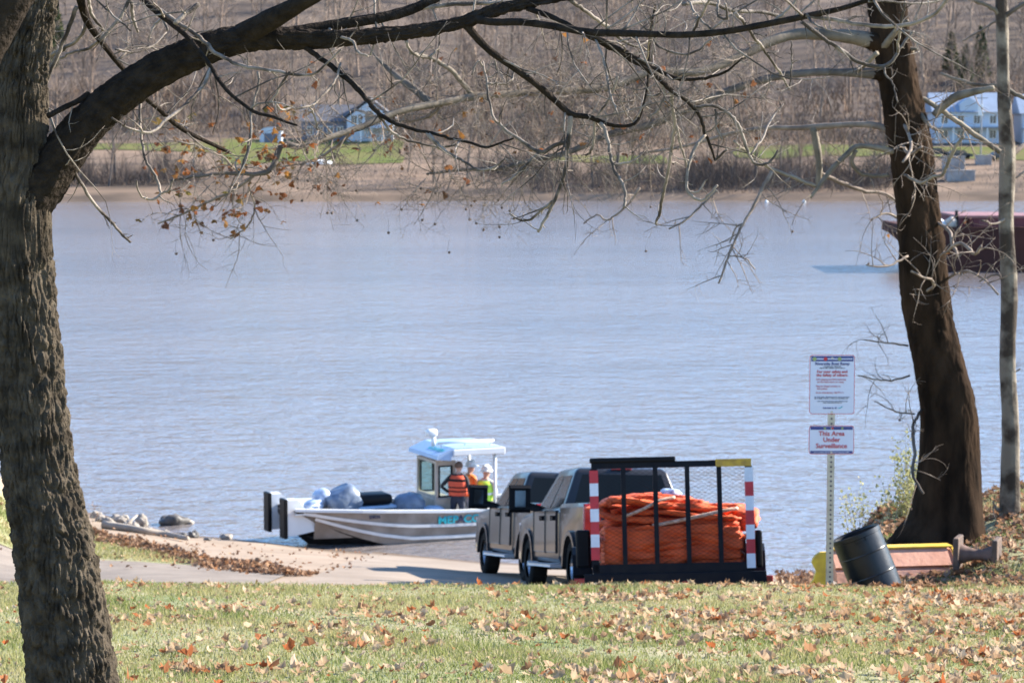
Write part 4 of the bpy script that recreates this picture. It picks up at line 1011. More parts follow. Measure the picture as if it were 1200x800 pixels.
# crew (world heading: rz 0 faces +Y)
J = standing(lean=0.05); J.update(ell=(-0.40, -0.06, 1.18), wrl=(-0.27, 0.16, 1.0), elr=(0.30, -0.02, 1.14), wrr=(0.30, 0.14, 0.93), face=(0.4, 1, 0))
def sp1(c): return 0 if (c.z > 1.5 or (abs(c.x) > 0.2 and c.z < 0.99 and c.z > 0.7)) else (2 if c.z < 0.98 and abs(c.x) < 0.24 else 1)
pl = bl(-4.36, 0.28, 0.08)
p = make_person('person', 'bareheaded person in a red-orange life vest and navy trousers in the boat', pl, -0.35, J, [M['skin'], M['dshirt'], M['navy']], sp1, 'crew in the work boat')
v = torso_shell(p, 'life_vest', J, M['vest'], 0, 0, 0.035, [(3.9, M['black'], 0.07), (1.2, M['black'], 0.03), (2.2, M['black'], 0.03)]); hair_cap(p, J, M['hair'])
J2 = standing(lean=0.10); J2.update(elr=(0.30, 0.08, 1.16), wrr=(0.16, 0.30, 1.10), ell=(-0.30, 0.08, 1.16), wrl=(-0.12, 0.30, 1.08))
def sp2(c): return 0 if (c.z > 1.5 or (c.y > 0.30 and c.z < 1.2)) else (2 if c.z < 0.98 else 1)
p = make_person('person', 'person in an orange jacket and white hard hat behind the life vest wearer', bl(-4.74, 0.62, 0.0), -0.9, J2, [M['skin'], M['hivis'], M['pale']], sp2, 'crew in the work boat')
torso_shell(p, 'jacket', J2, M['hivis'], 0, 0, 0.02, [(1.0, M['strap'], 0.04)]); hard_hat(p, J2, M['wpaint'])
J3 = standing(lean=0.12); J3.update(elr=(0.31, 0.10, 1.18), wrr=(0.14, 0.32, 1.06), ell=(-0.31, 0.05, 1.15), wrl=(-0.2, 0.28, 1.0))
p = make_person('person', 'person in a lime yellow vest and white hard hat at the boat stern', bl(-5.16, 0.50, -0.14), -0.5, J3, [M['skin'], M['pale'], M['navy']], sp2, 'crew in the work boat')
torso_shell(p, 'safety_vest', J3, M['lime'], 0, 0, 0.03, [(2.0, M['wtape'], 0.05)]); hard_hat(p, J3, M['wpaint'])

# ------------------------------------------------------------------ pickups
def plane_frame(x, y, yaw, h=1.0):
    """frame on the ramp at (x, y): local y is the heading (yaw to the left), z the ramp normal"""
    z = lambda a, c: float(zlow(np.array(a), np.array(c)))
    n = Vector((-(z(x + h, y) - z(x - h, y)) / (2 * h), -(z(x, y + h) - z(x, y - h)) / (2 * h), 1)).normalized()
    f = Vector((-math.sin(yaw), math.cos(yaw), 0)); f = (f - n * f.dot(n)).normalized(); r = f.cross(n)
    m = Matrix(((r.x, f.x, n.x, x), (r.y, f.y, n.y, y), (r.z, f.z, n.z, z(x, y) + 0.012), (0, 0, 0, 1)))
    return m

WH = 0.405     # wheel radius
AX_R, AX_F = 1.25, 5.05
def arch(yc, r, z0, n=9, rev=False):
    return [(yc + r * math.cos(a), max(z0, WH + r * math.sin(a))) for a in np.linspace(math.pi, 0, n)]

def make_wheel(parent, x, y):
    s = 1 if x > 0 else -1
    Mw = Matrix.Translation((x, y, WH)) @ Matrix.Rotation(math.pi / 2, 4, 'Y')
    b = MB(); r = WH
    b.lathe([(0.24, -0.13), (r - 0.05, -0.135), (r - 0.012, -0.11), (r, -0.07), (r, 0.07), (r - 0.012, 0.11), (r - 0.05, 0.135), (0.24, 0.13)], 32, M=Mw)
    for i in range(32):
        a = 2 * math.pi * i / 32; b.box(-0.11, 0.11, -0.012, 0.012, r - 0.012, r + 0.006, M=Matrix.Translation((x, y, WH)) @ Matrix.Rotation(a, 4, 'X'))
    w = b.build('wheel', M['tyre'], parent, False)
    b = MB(); b.lathe([(0.245, -0.12), (0.245, 0.10 * 1), (0.225, 0.09), (0.21, 0.02)], 28, M=Mw if s > 0 else Matrix.Translation((x, y, WH)) @ Matrix.Rotation(-math.pi / 2, 4, 'Y'))
    for i in range(8):
        a = 2 * math.pi * i / 8; b.box(s * 0.03 - 0.02, s * 0.03 + 0.035, -0.032, 0.032, 0.05, 0.23, M=Matrix.Translation((x, y, WH)) @ Matrix.Rotation(a, 4, 'X'))
    b.lathe([(0.0, 0.075), (0.05, 0.07), (0.07, 0.05), (0.07, 0.0)], 14, M=Matrix.Translation((x, y, WH)) @ Matrix.Rotation(s * math.pi / 2, 4, 'Y'))
    b.build('rim', M['chrome'], w, False)
    return w

def make_truck(frame, label):
    t = empty('pickup_truck', mat4=frame); tag(t, label, 'pickup', 'grey pickups on the boat ramp')
    HW = 0.99
    # lower cab and nose, with the front arch cut out
    belt = 1.26
    prof = [(2.22, 0.50), (2.22, belt), (3.2, belt + 0.01), (4.15, belt), (4.62, belt - 0.02), (5.70, belt - 0.10), (5.92, 1.02), (5.96, 0.55), (5.58, 0.46)] + \
           [p for p in arch(AX_F, 0.49, 0.46)][::-1] + [(AX_F - 0.5, 0.46), (2.3, 0.44)]
    b = MB(); b.prism(prof, -HW + 0.05, HW - 0.05, 'x')
    inn = [(AX_F + (p[0] - AX_F) * 0.985, 0.86 + (p[1] - 0.86) * 0.96) for p in prof]
    for s in (-1, 1):
        nn = len(prof); vs = [(s * (HW - 0.05), p[0], p[1]) for p in prof] + [(s * (HW - 0.0), (p[0] - 4.0) * 0.992 + 4.0, 0.86 + (p[1] - 0.86) * 0.86) if True else None for p in prof]
        b.add(vs, [(i, i + nn, (i + 1) % nn + nn, (i + 1) % nn) for i in range(nn)] + [tuple(range(nn, 2 * nn))])
    b.build('body', M['paint'], t, True, 40, 0.022)
    # bed: side walls with the rear arch, floor, tailgate
    bprof = [(0.10, 0.56), (0.10, belt + 0.08), (2.19, belt + 0.08), (2.19, 0.50)] + arch(AX_R, 0.47, 0.5)[::-1] + [(AX_R - 0.48, 0.52)]
    for s in (-1, 1):
        q = MB(); q.prism(bprof, s * 0.86, s * (HW - 0.04), 'x')
        nn = len(bprof); vs = [(s * (HW - 0.04), p[0], p[1]) for p in bprof] + [(s * HW, (p[0] - 1.2) * 0.985 + 1.2, 0.9 + (p[1] - 0.9) * 0.86) for p in bprof]
        q.add(vs, [(i, i + nn, (i + 1) % nn + nn, (i + 1) % nn) for i in range(nn)] + [tuple(range(nn, 2 * nn))])
        sd = q.build('bed_side', M['paint'], t, True, 40, 0.018)
        q = MB(); prev = None
        for yc_, rad in ((AX_R, 0.50), ):
            pts = [(yc_ + rad * math.cos(a), WH + rad * math.sin(a)) for a in np.linspace(math.pi * 1.0, 0, 11)]
            for p0, p1 in zip(pts, pts[1:]): q.bar((s * (HW + 0.01), p0[0], p0[1]), (s * (HW + 0.01), p1[0], p1[1]), 0.07, 0.07)
        q.build('wheel_flare', M['paint'], sd)
        q = MB(); pts = [(AX_F + 0.52 * math.cos(a), WH + 0.52 * math.sin(a)) for a in np.linspace(math.pi, 0, 11)]
        for p0, p1 in zip(pts, pts[1:]): q.bar((s * (HW - 0.005), p0[0], p0[1]), (s * (HW - 0.005), p1[0], p1[1]), 0.07, 0.07)
        q.build('wheel_flare', M['paint'], t)
        q = MB(); q.bbox(s * 0.80, s * 0.99, 0.045, 0.16, 0.86, 1.30, 0.02); q.build('tail_light', M['red'], t)
        q = MB(); q.bbox(s * 0.99 - 0.004, s * 0.99 + 0.006, 0.06, 0.30, 0.88, 1.28, 0.004); q.build('tail_light', M['red'], t)
    MB().box(-0.86, 0.86, 0.12, 2.19, 0.60, 0.70).build('bed_floor', M['trim'], t)
    tg = MB().bbox(-0.80, 0.80, 0.07, 0.13, 0.70, belt + 0.075, 0.015).build('tailgate', M['paint'], t)
    MB().bbox(-0.16, 0.16, 0.045, 0.072, 1.10, 1.18, 0.01).build('handle', M['black'], tg)
    b = MB(); b.bbox(-0.98, 0.98, -0.06, 0.10, 0.48, 0.68, 0.03); b.build('rear_bumper', M['chrome'], t)
    MB().box(-0.16, 0.16, -0.066, -0.062, 0.52, 0.66).build('number_plate', M['wtape'], t)
    b = MB(); b.bbox(-0.98, 0.98, 5.86, 6.05, 0.42, 0.66, 0.04); b.build('front_bumper', M['chrome'], t)
    MB().bbox(-0.62, 0.62, 5.88, 5.99, 0.70, 1.02, 0.03).build('grille', M['chrome'], t)
    for s in (-1, 1): MB().bbox(s * 0.66, s * 0.95, 5.82, 5.97, 0.78, 1.02, 0.03).build('headlight', M['wtape'], t)
    # greenhouse
    bz, rz = belt - 0.02, 1.90
    bot_ = [(-0.93, 2.22), (0.93, 2.22), (0.93, 4.62), (-0.93, 4.62)]
    top_ = [(-0.71, 2.36), (0.71, 2.36), (0.71, 3.80), (-0.71, 3.80)]
    mid = [(-0.83, 2.28), (0.83, 2.28), (0.84, 4.30), (-0.84, 4.30)]
    def at(k, u, wv):
        """point on greenhouse side face k (0 rear, 1 right, 2 front, 3 left): u along, wv up"""
        a0, a1 = Vector((*bot_[k], bz)), Vector((*bot_[(k + 1) % 4], bz)); c0, c1 = Vector((*top_[k], rz - 0.05)), Vector((*top_[(k + 1) % 4], rz - 0.05))
        return a0.lerp(a1, u).lerp(c0.lerp(c1, u), wv)
    b = MB(); vs = [(*p, bz) for p in bot_] + [(*p, rz - 0.05) for p in top_] + [(p[0] * 0.9, 3.05 + (p[1] - 3.05) * 0.88, rz) for p in top_]
    fs = [(i, (i + 1) % 4, (i + 1) % 4 + 4, i + 4) for i in range(4)] + [(i + 4, (i + 1) % 4 + 4, (i + 1) % 4 + 8, i + 8) for i in range(4)] + [(8, 9, 10, 11)]
    b.add(vs, fs); cabn = b.build('cab_roof', M['paint'], t, True, 40, 0.06)
    def pane(name, k, u0, u1, w0, w1, m=M['glass'], out=0.006, taper=(0, 0)):
        q = [at(k, u0, w0), at(k, u1, w0), at(k, u1 - taper[1], w1), at(k, u0 + taper[0], w1)]
        nrm = (q[1] - q[0]).cross(q[3] - q[0]).normalized(); c = sum(q, Vector()) / 4
        if nrm.dot(c - Vector((0, 3.2, 1.5))) < 0: nrm = -nrm
        b = MB(); vs = [p + nrm * out for p in q] + [p - nrm * 0.002 for p in q]
        b.add(vs, [(0, 1, 2, 3)] + [(i, (i + 1) % 4, (i + 1) % 4 + 4, i + 4) for i in range(4)]); return b.build(name, m, t)
    # dark inside behind the tinted panes
    pane('rear_window', 0, 0.08, 0.92, 0.12, 0.90, M['glassd'])
    pane('windscreen', 2, 0.05, 0.95, 0.06, 0.95, M['glassd'])
    for k, (a0, a1, c0, c1) in ((1, (0.07, 0.47, 0.52, 0.90)), (3, (0.53, 0.93, 0.10, 0.48))):
        pane('rear_side_window', k, a0, a1, 0.08, 0.88, M['glassd'], 0.006, (0.03 if k == 1 else 0.0, 0.0 if k == 1 else 0.03))
        pane('front_side_window', k, c0, c1, 0.08, 0.88, M['glassd'], 0.006, (0.0 if k == 1 else 0.10, 0.10 if k == 1 else 0.0))
    # doors, handles, steps, mirrors
    for s in (-1, 1):
        for nm, y0, y1 in (('rear_door', 2.40, 3.34), ('front_door', 3.37, 4.42)):
            d = MB().bbox(s * (HW - 0.012), s * (HW + 0.016), y0, y1, 0.60, belt - 0.03, 0.012).build(nm, M['paint'], t)
            MB().bbox(s * (HW + 0.016), s * (HW + 0.05), y0 + 0.08, y0 + 0.28, 1.10, 1.15, 0.012).build('handle', M['black'], d)
        MB().bbox(s * (HW - 0.05), s * (HW + 0.10), 2.35, 4.45, 0.38, 0.43, 0.015).build('running_board', M['alub'], t)
        b = MB(); b.bar((s * 0.92, 4.30, 1.28), (s * 1.22, 4.34, 1.36), 0.10, 0.09); b.bar((s * 0.92, 4.22, 1.25), (s * 1.20, 4.30, 1.28), 0.06, 0.05)
        mr = b.build('mirror_arm', M['black'], t)
        b = MB(); b.bbox(s * 1.14, s * 1.37, 4.26, 4.38, 1.26, 1.60, 0.05); mh = b.build('mirror_housing', M['black'], mr, True, 50)
        MB().box(min(s * 1.17, s * 1.34), max(s * 1.17, s * 1.34), 4.250, 4.262, 1.30, 1.56).build('mirror_glass', M['mirror'], mr)
        make_wheel(t, s * 0.86, AX_R); make_wheel(t, s * 0.86, AX_F)
    b = MB(); b.box(-0.80, 0.80, 0.3, 5.7, 0.42, 0.60); b.box(-0.70, 0.70, AX_F - 0.08, AX_F + 0.08, 0.3, 0.5); b.box(-0.70, 0.70, AX_R - 0.1, AX_R + 0.1, 0.3, 0.5); b.build('chassis', M['trim'], t)
    for x in (-0.35, 0.35): pass
    MB().bbox(-0.16, 0.16, 2.36, 2.40, rz - 0.035, rz - 0.005, 0.006).build('brake_light', M['red'], t)
    MB().tube([(0.0, 2.9, rz), (0.0, 2.9, rz + 0.03)], 0.03, 8).build('antenna', M['black'], t)
    return t
M['glassd'] = mat('smoked_glass', (0.02, 0.023, 0.024), 0.12, 0.0, var=0.2, scale=1.0, spec=0.08)
M['mirror'] = mat('mirror_glass', (0.12, 0.13, 0.14), 0.1, 1.0, var=0.05, scale=3)

# truck with the trailer, and the one further down
def put_truck(pxr, Yr, yaw, label):
    X = (pxr - 600) / F * Yr
    return make_truck(plane_frame(X, Yr, yaw, 1.5) @ Matrix.Scale(1.07, 4), label)
TY2 = R(9.0)
tr2 = put_truck(769, 38.2, TY2, 'grey crew cab pickup hitched to the trailer of orange boom')
tr1 = put_truck(626 + 72, 44.6, R(10.5), 'grey crew cab pickup parked nearest the water beyond the trailer truck')

# ------------------------------------------------------------------ trailer
gY = 31.8; gX = (793 - 600) / F * gY
hit = tr2.matrix_world @ Vector((0, -0.18, 0.45))
yawT = math.atan2(-(hit.x - gX), hit.y - gY)
Mt = plane_frame(gX, gY, yawT, 1.5)
trl = empty('utility_trailer', mat4=Mt); tag(trl, 'black utility trailer with a mesh tailgate and striped reflective corner posts', 'trailer')
TL = (Vector((hit.x, hit.y)) - Vector((gX, gY))).length - 1.35; HWt = 1.02; dk = 0.50
b = MB(); b.box(-HWt, HWt, 0.05, TL, dk - 0.06, dk); b.build('deck', M['rustd'], trl)
b = MB()
for x in (-HWt + 0.04, HWt - 0.04): b.box(x - 0.05, x + 0.05, 0.0, TL, dk - 0.20, dk - 0.062)
for y in np.linspace(0.05, TL - 0.05, 7): b.box(-HWt + 0.1, HWt - 0.1, y - 0.04, y + 0.04, dk - 0.18, dk - 0.065)
b.bbox(-HWt - 0.12, HWt + 0.16, -0.06, 0.06, dk - 0.28, dk - 0.02, 0.01); b.build('chassis', M['steel'], trl)
b = MB(); b.bar((-0.9, TL, dk - 0.12), (0, TL + 1.3, dk - 0.08), 0.1, 0.12); b.bar((0.9, TL, dk - 0.12), (0, TL + 1.3, dk - 0.08), 0.1, 0.12); b.bbox(-0.06, 0.06, TL + 1.15, TL + 1.40, dk - 0.1, dk + 0.02, 0.02); b.build('tongue', M['steel'], trl)
b = MB()
for x in (-HWt + 0.03, HWt - 0.03):
    b.bar((x, 0.1, dk + 0.42), (x, TL, dk + 0.42), 0.06, 0.06)
    for y in np.linspace(0.12, TL - 0.05, 5): b.bar((x, y, dk), (x, y, dk + 0.42), 0.05, 0.05)
b.bar((-HWt, TL, dk + 0.42), (HWt, TL, dk + 0.42), 0.06, 0.06); b.build('side_rail', M['steel'], trl)
# tailgate, upright
gt = 1.40; b = MB()
b.bar((-HWt, 0, dk + 0.03), (HWt, 0, dk + 0.03), 0.06, 0.14)
gate = b.build('tailgate_frame', M['steel'], trl)
MB().bar((-HWt, 0, dk + gt - 0.04), (HWt, 0, dk + gt - 0.04), 0.06, 0.08).build('top_bar', M['steel'], gate)
for x in (-HWt * 0.60, -HWt * 0.20, HWt * 0.20, HWt * 0.60): MB().box(x - 0.03, x + 0.03, -0.035, 0.025, dk + 0.08, dk + gt - 0.08).build('upright_bar', M['steel'], gate)
for x in (-HWt + 0.03, HWt - 0.03): MB().box(x - 0.045, x + 0.045, -0.03, 0.03, dk, dk + gt - 0.08).build('corner_post', M['steel'], gate)
MB().bbox(-HWt - 0.02, 0.06, -0.07, 0.05, dk + gt - 0.005, dk + gt + 0.06, 0.02).build('rolled_cover', M['black'], gate)
MB().box(HWt * 0.56, HWt + 0.005, -0.04, -0.031, dk + gt - 0.085, dk + gt + 0.012).build('yellow_plate', M['ytape'], gate)
# expanded metal mesh
b = MB(); sp_ = 0.052; z0, z1 = dk + 0.10, dk + gt - 0.08; Hh = z1 - z0; x0_, x1_ = -HWt + 0.06, HWt - 0.06
for sgn in (1, -1):
    c = x0_ - Hh * 1.7
    while c < x1_ + Hh * 1.7:
        # line x = c + sgn * k * (z - z0)
        k = 1.7; za, zb_ = z0, z1; xa, xb = c + (0 if sgn > 0 else k * Hh), c + (k * Hh if sgn > 0 else 0)
        pa, pb_ = [xa, za], [xb, zb_]
        dx = xb - xa
        t0, t1 = sorted(((x0_ - xa) / dx, (x1_ - xa) / dx)); t0, t1 = max(0, t0), min(1, t1)
        if t1 > t0 + 0.01: b.bar((xa + dx * t0, 0.012 + 0.003 * sgn, za + Hh * t0), (xa + dx * t1, 0.012 + 0.003 * sgn, za + Hh * t1), 0.0026, 0.0026)
        c += sp_ * 1.7
tag(b.build('mesh_panel', M['steel'], gate), kind='stuff')
# reflective stripes
for sx in (-1, 1):
    x = sx * (HWt - 0.03)
    if sx < 0: zs = np.linspace(dk + 0.16, dk + gt - 0.10, 8); first = 0
    else: zs = np.linspace(dk + 0.02, dk + gt - 0.10, 8); first = 1
    for i in range(7):
        MB().box(x - 0.055, x + 0.055, -0.045, -0.031, zs[i], zs[i + 1]).build('reflective_stripe', M['rtape'] if (i + first) % 2 == 0 else M['wtape'], gate)
# fenders, wheels, lamps
for s in (-1, 1):
    pts = [(1.55, dk - 0.05), (1.62, dk + 0.22), (1.8, dk + 0.32), (3.0, dk + 0.32), (3.18, dk + 0.22), (3.25, dk - 0.05)]
    b = MB(); fo = 0.27
    out = pts + [(p[0] if 1.7 < p[0] < 3.1 else p[0] + (0.03 if p[0] < 2 else -0.03), p[1] - 0.03) for p in pts[::-1]]
    b.prism(out, s * (HWt + 0.01), s * (HWt + fo), 'x'); fd = b.build('fender', M['steel'], trl)
    for y in (2.02, 2.78):
        Mw = Matrix.Translation((s * (HWt + 0.14), y, 0.345)) @ Matrix.Rotation(math.pi / 2, 4, 'Y'); r = 0.345
        b = MB(); b.lathe([(0.2, -0.1), (r - 0.03, -0.1), (r, -0.06), (r, 0.06), (r - 0.03, 0.1), (0.2, 0.1)], 26, M=Mw); w_ = b.build('wheel', M['tyre'], trl, False)
        b = MB(); b.lathe([(0.2, s * 0.08), (0.12, s * 0.04), (0.06, s * 0.07), (0.0, s * 0.07)], 20, M=Mw); b.build('rim', M['wpaint'], w_, True, 40)
    b = MB(); b.bbox(s * (HWt + 0.02), s * (HWt + 0.24), -0.05, 0.02, dk - 0.20, dk - 0.08, 0.01); b.build('tail_light', M['red'], trl)
    b = MB(); b.bbox(s * (HWt + 0.04), s * (HWt + 0.13), 0.10, 0.60, dk + 0.02, dk + 0.50, 0.03) if s > 0 else b.bbox(-HWt - 0.22, -HWt - 0.03, 0.9, 1.2, dk + 0.05, dk + 0.55, 0.03); b.build('tool_box', M['black'], trl)
for x in (-0.14, 0.0, 0.14): MB().bbox(x - 0.035, x + 0.035, -0.072, -0.055, dk - 0.17, dk - 0.13, 0.006).build('marker_light', M['red'], trl)

# ------------------------------------------------------------------ orange boom piled on the trailer
def boom_roll(name, rows, label, seed, parentM):
    """folded fabric boom: flattened tubes running across the trailer"""
    root = empty(name, mat4=parentM); tag(root, label, 'boom', 'orange booms on the trailer')
    q = random.Random(seed)
    for (pts, hw, hh) in rows:
        b = MB(); n = 14; vs = []; fs = []; P_ = [Vector(p) for p in pts]
        # resample with wrinkles
        S = []; per = 9
        for i in range(len(P_) - 1):
            for k in range(per): S.append(P_[i].lerp(P_[i + 1], k / per))
        S.append(P_[-1])
        for _ in range(6): S = [S[0]] + [(S[i - 1] + S[i] * 2 + S[i + 1]) / 4 for i in range(1, len(S) - 1)] + [S[-1]]
        ph = q.uniform(0, 10)
        for i, c in enumerate(S):
            t = (S[min(i + 1, len(S) - 1)] - S[max(i - 1, 0)]).normalized()
            up = Vector((0, 0, 1)); up = (up - t * up.dot(t)); up = Vector((1, 0, 0)) if up.length < 0.1 else up.normalized(); sd = t.cross(up)
            endk = 1.0 if 1 < i < len(S) - 2 else 0.55
            for j in range(n):
                a = 2 * math.pi * j / n; cs, sn = math.cos(a), math.sin(a)
                wv = 1 + 0.26 * noise.noise(Vector((i * 0.22 + ph, cs * 1.3, sn * 1.3))) + 0.20 * noise.noise(Vector((i * 0.6 + ph, cs * 3, sn * 3)))
                vs.append(c + (sd * math.copysign(abs(cs) ** 0.5, cs) * hw + up * math.copysign(abs(sn) ** 0.6, sn) * hh) * wv * endk)
        for i in range(len(S) - 1):
            for j in range(n): fs.append((i * n + j, i * n + (j + 1) % n, (i + 1) * n + (j + 1) % n, (i + 1) * n + j))
        fs.append(tuple(range(n))); fs.append(tuple((len(S) - 1) * n + j for j in range(n)))
        b.add(vs, fs); b.build('boom_fold', M['orange'], root, True)
    return root
w_ = HWt - 0.10
qq = random.Random(3)
lower = empty('containment_boom', mat4=Mt); tag(lower, 'dull orange boom folded in a creased mass low on the trailer', 'boom', 'orange booms on the trailer')
for (y0_, y1_, zt_, seed_) in ((0.06, 0.95, 0.60, 1.0), (0.9, 1.95, 0.62, 5.0), (1.85, 2.95, 0.60, 9.0)):
    bm = bmesh.new(); bmesh.ops.create_icosphere(bm, subdivisions=6, radius=1)
    for v in bm.verts:
        d = v.co.copy(); kx = max(abs(d.x), abs(d.y), abs(d.z)); d = d.lerp(d / kx, 0.80)
        x_, y_, z_ = d.x * (w_ + 0.02), (y0_ + y1_) / 2 + d.y * (y1_ - y0_) / 2, dk + zt_ / 2 + d.z * zt_ / 2
        wv_ = 0.10 * noise.noise(Vector((x_ * 1.3 + seed_, 0, 0)))
        f = noise.noise(Vector((x_ * 0.9 + seed_, y_ * 1.5, (z_ + wv_) * 9)))
        f2 = noise.noise(Vector((x_ * 2.2, y_ * 2 + seed_, (z_ + wv_ * 2) * 22)))
        cr = -0.06 * max(0, 1 - abs(f) * 6) + 0.035 * f2 + 0.03 * noise.noise(Vector((x_ * 5, seed_, z_ * 5)))
        n_ = Vector((d.x * 0.5, d.y, d.z * 0.6)).normalized()
        v.co = Vector((x_, y_, z_)) + n_ * cr
        v.co.z = max(v.co.z, dk + 0.005); v.co.y = max(v.co.y, 0.05); v.co.x = max(-HWt + 0.08, min(HWt - 0.08, v.co.x))
    b = MB(); b.bm(bm); b.build('boom_fold', M['orange'], lower, True)
rows = []
for row in range(3):
    y = 0.5 + row * 0.75; z = dk + 0.60
    if row == 0:
        # loop at the left end, folds falling to the right
        rows.append(([(0.95, y - 0.05, z - 0.03), (0.5, y, z + 0.02), (-0.3, y, z + 0.05), (-0.82, y, z + 0.10), (-0.90, y + 0.02, z + 0.24), (-0.78, y + 0.04, z + 0.34), (-0.3, y + 0.03, z + 0.27), (0.3, y + 0.05, z + 0.20), (0.85, y + 0.02, z + 0.14)], 0.31, 0.05))
        rows.append(([(-0.55, y + 0.1, z + 0.16), (0.0, y - 0.05, z + 0.15), (0.5, y - 0.1, z + 0.07), (0.90, y - 0.1, z + 0.05)], 0.30, 0.042))
        rows.append(([(0.2, y, z + 0.23), (0.6, y + 0.05, z + 0.20), (0.93, y, z + 0.20), (0.98, y - 0.1, z + 0.08), (0.90, y - 0.2, z - 0.1)], 0.18, 0.05))
        rows.append(([(-0.7, y + 0.2, z + 0.30), (-0.35, y + 0.15, z + 0.36), (0.1, y + 0.2, z + 0.30), (0.5, y + 0.2, z + 0.26)], 0.28, 0.04))
    else:
        for k in range(2): rows.append(([(-w_, y, z + 0.02 + 0.15 * k), (-0.3, y + qq.uniform(-.1, .1), z + 0.06 + 0.16 * k), (0.4, y, z + 0.03 + 0.13 * k), (w_, y, z + 0.13 * k)], 0.36, 0.085))
        rows.append(([(-0.8, y, z + 0.32), (-0.2, y + 0.1, z + 0.37), (0.4, y, z + 0.28)], 0.24, 0.07))
upper = boom_roll('containment_boom', rows, 'bright orange boom heaped in loose loops on top of the trailer load', 9, Mt)
def rope(pts, r, m, label, name='tie_rope'):
    P_ = [Vector(p) for p in pts]; S = []
    for i in range(len(P_) - 1):
        for k in range(6): S.append(P_[i].lerp(P_[i + 1], k / 6))
    S.append(P_[-1])
    for _ in range(3): S = [S[0]] + [(S[i - 1] + S[i] * 2 + S[i + 1]) / 4 for i in range(1, len(S) - 1)] + [S[-1]]
    b = MB(); b.tube(S, r, 7); o = b.build(name, m, None, True); o.matrix_world = Mt; tag(o, label, 'rope'); return o
z = dk + 0.60; y = 0.5
rope([(-0.62, y - 0.31, z + 0.10), (-0.35, y - 0.34, z + 0.20), (-0.15, y - 0.30, z + 0.31), (0.05, y - 0.22, z + 0.34)], 0.022, M['strap'], 'pale rope slanting up across the left of the orange boom')
rope([(-0.25, y - 0.33, z - 0.02), (0.1, y - 0.37, z + 0.04), (0.4, y - 0.38, z + 0.10), (0.7, y - 0.36, z + 0.16), (0.85, y - 0.30, z + 0.18)], 0.026, M['strap'], 'pale rope running across the right of the orange boom')
lmp = lambda c, s, m, lab, cat, seed: (lambda o: setattr(o, 'matrix_world', Mt @ Matrix.Translation(c)))(heap('hardware_bag', (0, 0, 0), s, m, lab, cat, seed))
lmp((0.02, 1.3, dk + 1.0), (0.16, 0.14, 0.08), M['clear'], 'bundle of pale fittings lying on top of the orange boom', 'fittings', 2.0)


# ------------------------------------------------------------------ near trees
def catmull(pts, n):
    """smooth resample of a list of tuples (any dimension)"""
    A = np.array(pts, float); k = len(A)
    if k < 3: 
        t = np.linspace(0, 1, n); return A[0] + (A[-1] - A[0]) * t[:, None]
    E_ = np.vstack([2 * A[0] - A[1], A, 2 * A[-1] - A[-2]])
    d = np.r_[0, np.cumsum(np.linalg.norm(np.diff(A[:, :2], axis=0), axis=1))]; d /= d[-1]
    out = []
    for t in np.linspace(0, 1, n):
        i = min(np.searchsorted(d, t, 'right') - 1, k - 2); f = (t - d[i]) / max(d[i + 1] - d[i], 1e-9)
        p0, p1, p2, p3 = E_[i], E_[i + 1], E_[i + 2], E_[i + 3]
        out.append(0.5 * ((2 * p1) + (-p0 + p2) * f + (2 * p0 - 5 * p1 + 4 * p2 - p3) * f ** 2 + (-p0 + 3 * p1 - 3 * p2 + p3) * f ** 3))
    return np.array(out)

def bark_tube(name, path, m, parent, na, nl, cell, zst, depth, seed=0.0, lumps=0.0, flare=None):
    """trunk with ridged bark: path rows (x, y, z, r); cell = ridge width, zst = stretch along the trunk"""
    C = catmull(path, nl); pts = C[:, :3]; rad = C[:, 3]
    T = np.gradient(pts, axis=0); T /= np.linalg.norm(T, axis=1)[:, None]
    V = np.empty((nl, na, 3), np.float32); s = 0.0
    up = Vector((0, 1, 0)); vor = noise.voronoi; vv = noise.noise
    for i in range(nl):
        t = Vector(T[i]); u = (up - t * up.dot(t)).normalized(); w_ = t.cross(u)
        if i: s += float(np.linalg.norm(pts[i] - pts[i - 1]))
        for j in range(na):
            a = 2 * math.pi * j / na; ca, sa = math.cos(a), math.sin(a); r = rad[i]
            x, y, zz = r * ca / cell, r * sa / cell, s / (cell * zst)
            wx = 0.55 * vv(Vector((x * 0.5 + seed, y * 0.5, zz * 1.3)))
            q = vor(Vector((x * 0.62 + wx + seed, y * 0.62 + wx, zz * 0.8)))[0]
            n1 = abs(vv(Vector((x * 0.72 + wx + seed, y * 0.72 - wx, zz * 0.62)))); n2 = abs(vv(Vector((x * 1.5 + seed * 2, y * 1.5, zz * 1.2 + wx))))
            h_ = min(n1 * 4.2, 1.0) * (0.45 + 0.55 * min((q[1] - q[0]) * 3.2, 1.0)) * (0.62 + 0.38 * min(n2 * 4, 1.0)) + 0.16 * vv(Vector((x * 3, y * 3 + seed, zz * 5)))
            rr = r - depth + depth * h_ + (lumps * vv(Vector((ca * 1.5 + seed, sa * 1.5, s * 1.2))) if lumps else 0)
            if flare: rr *= flare(a, s)
            c = pts[i]
            V[i, j] = (c[0] + (u.x * ca + w_.x * sa) * rr, c[1] + (u.y * ca + w_.y * sa) * rr, c[2] + (u.z * ca + w_.z * sa) * rr)
    i, j = np.meshgrid(np.arange(nl - 1), np.arange(na), indexing='ij')
    Q = np.stack([i * na + j, i * na + (j + 1) % na, (i + 1) * na + (j + 1) % na, (i + 1) * na + j], -1).reshape(-1, 4)
    return np_mesh(name, V.reshape(-1, 3), Q, m, parent, True)

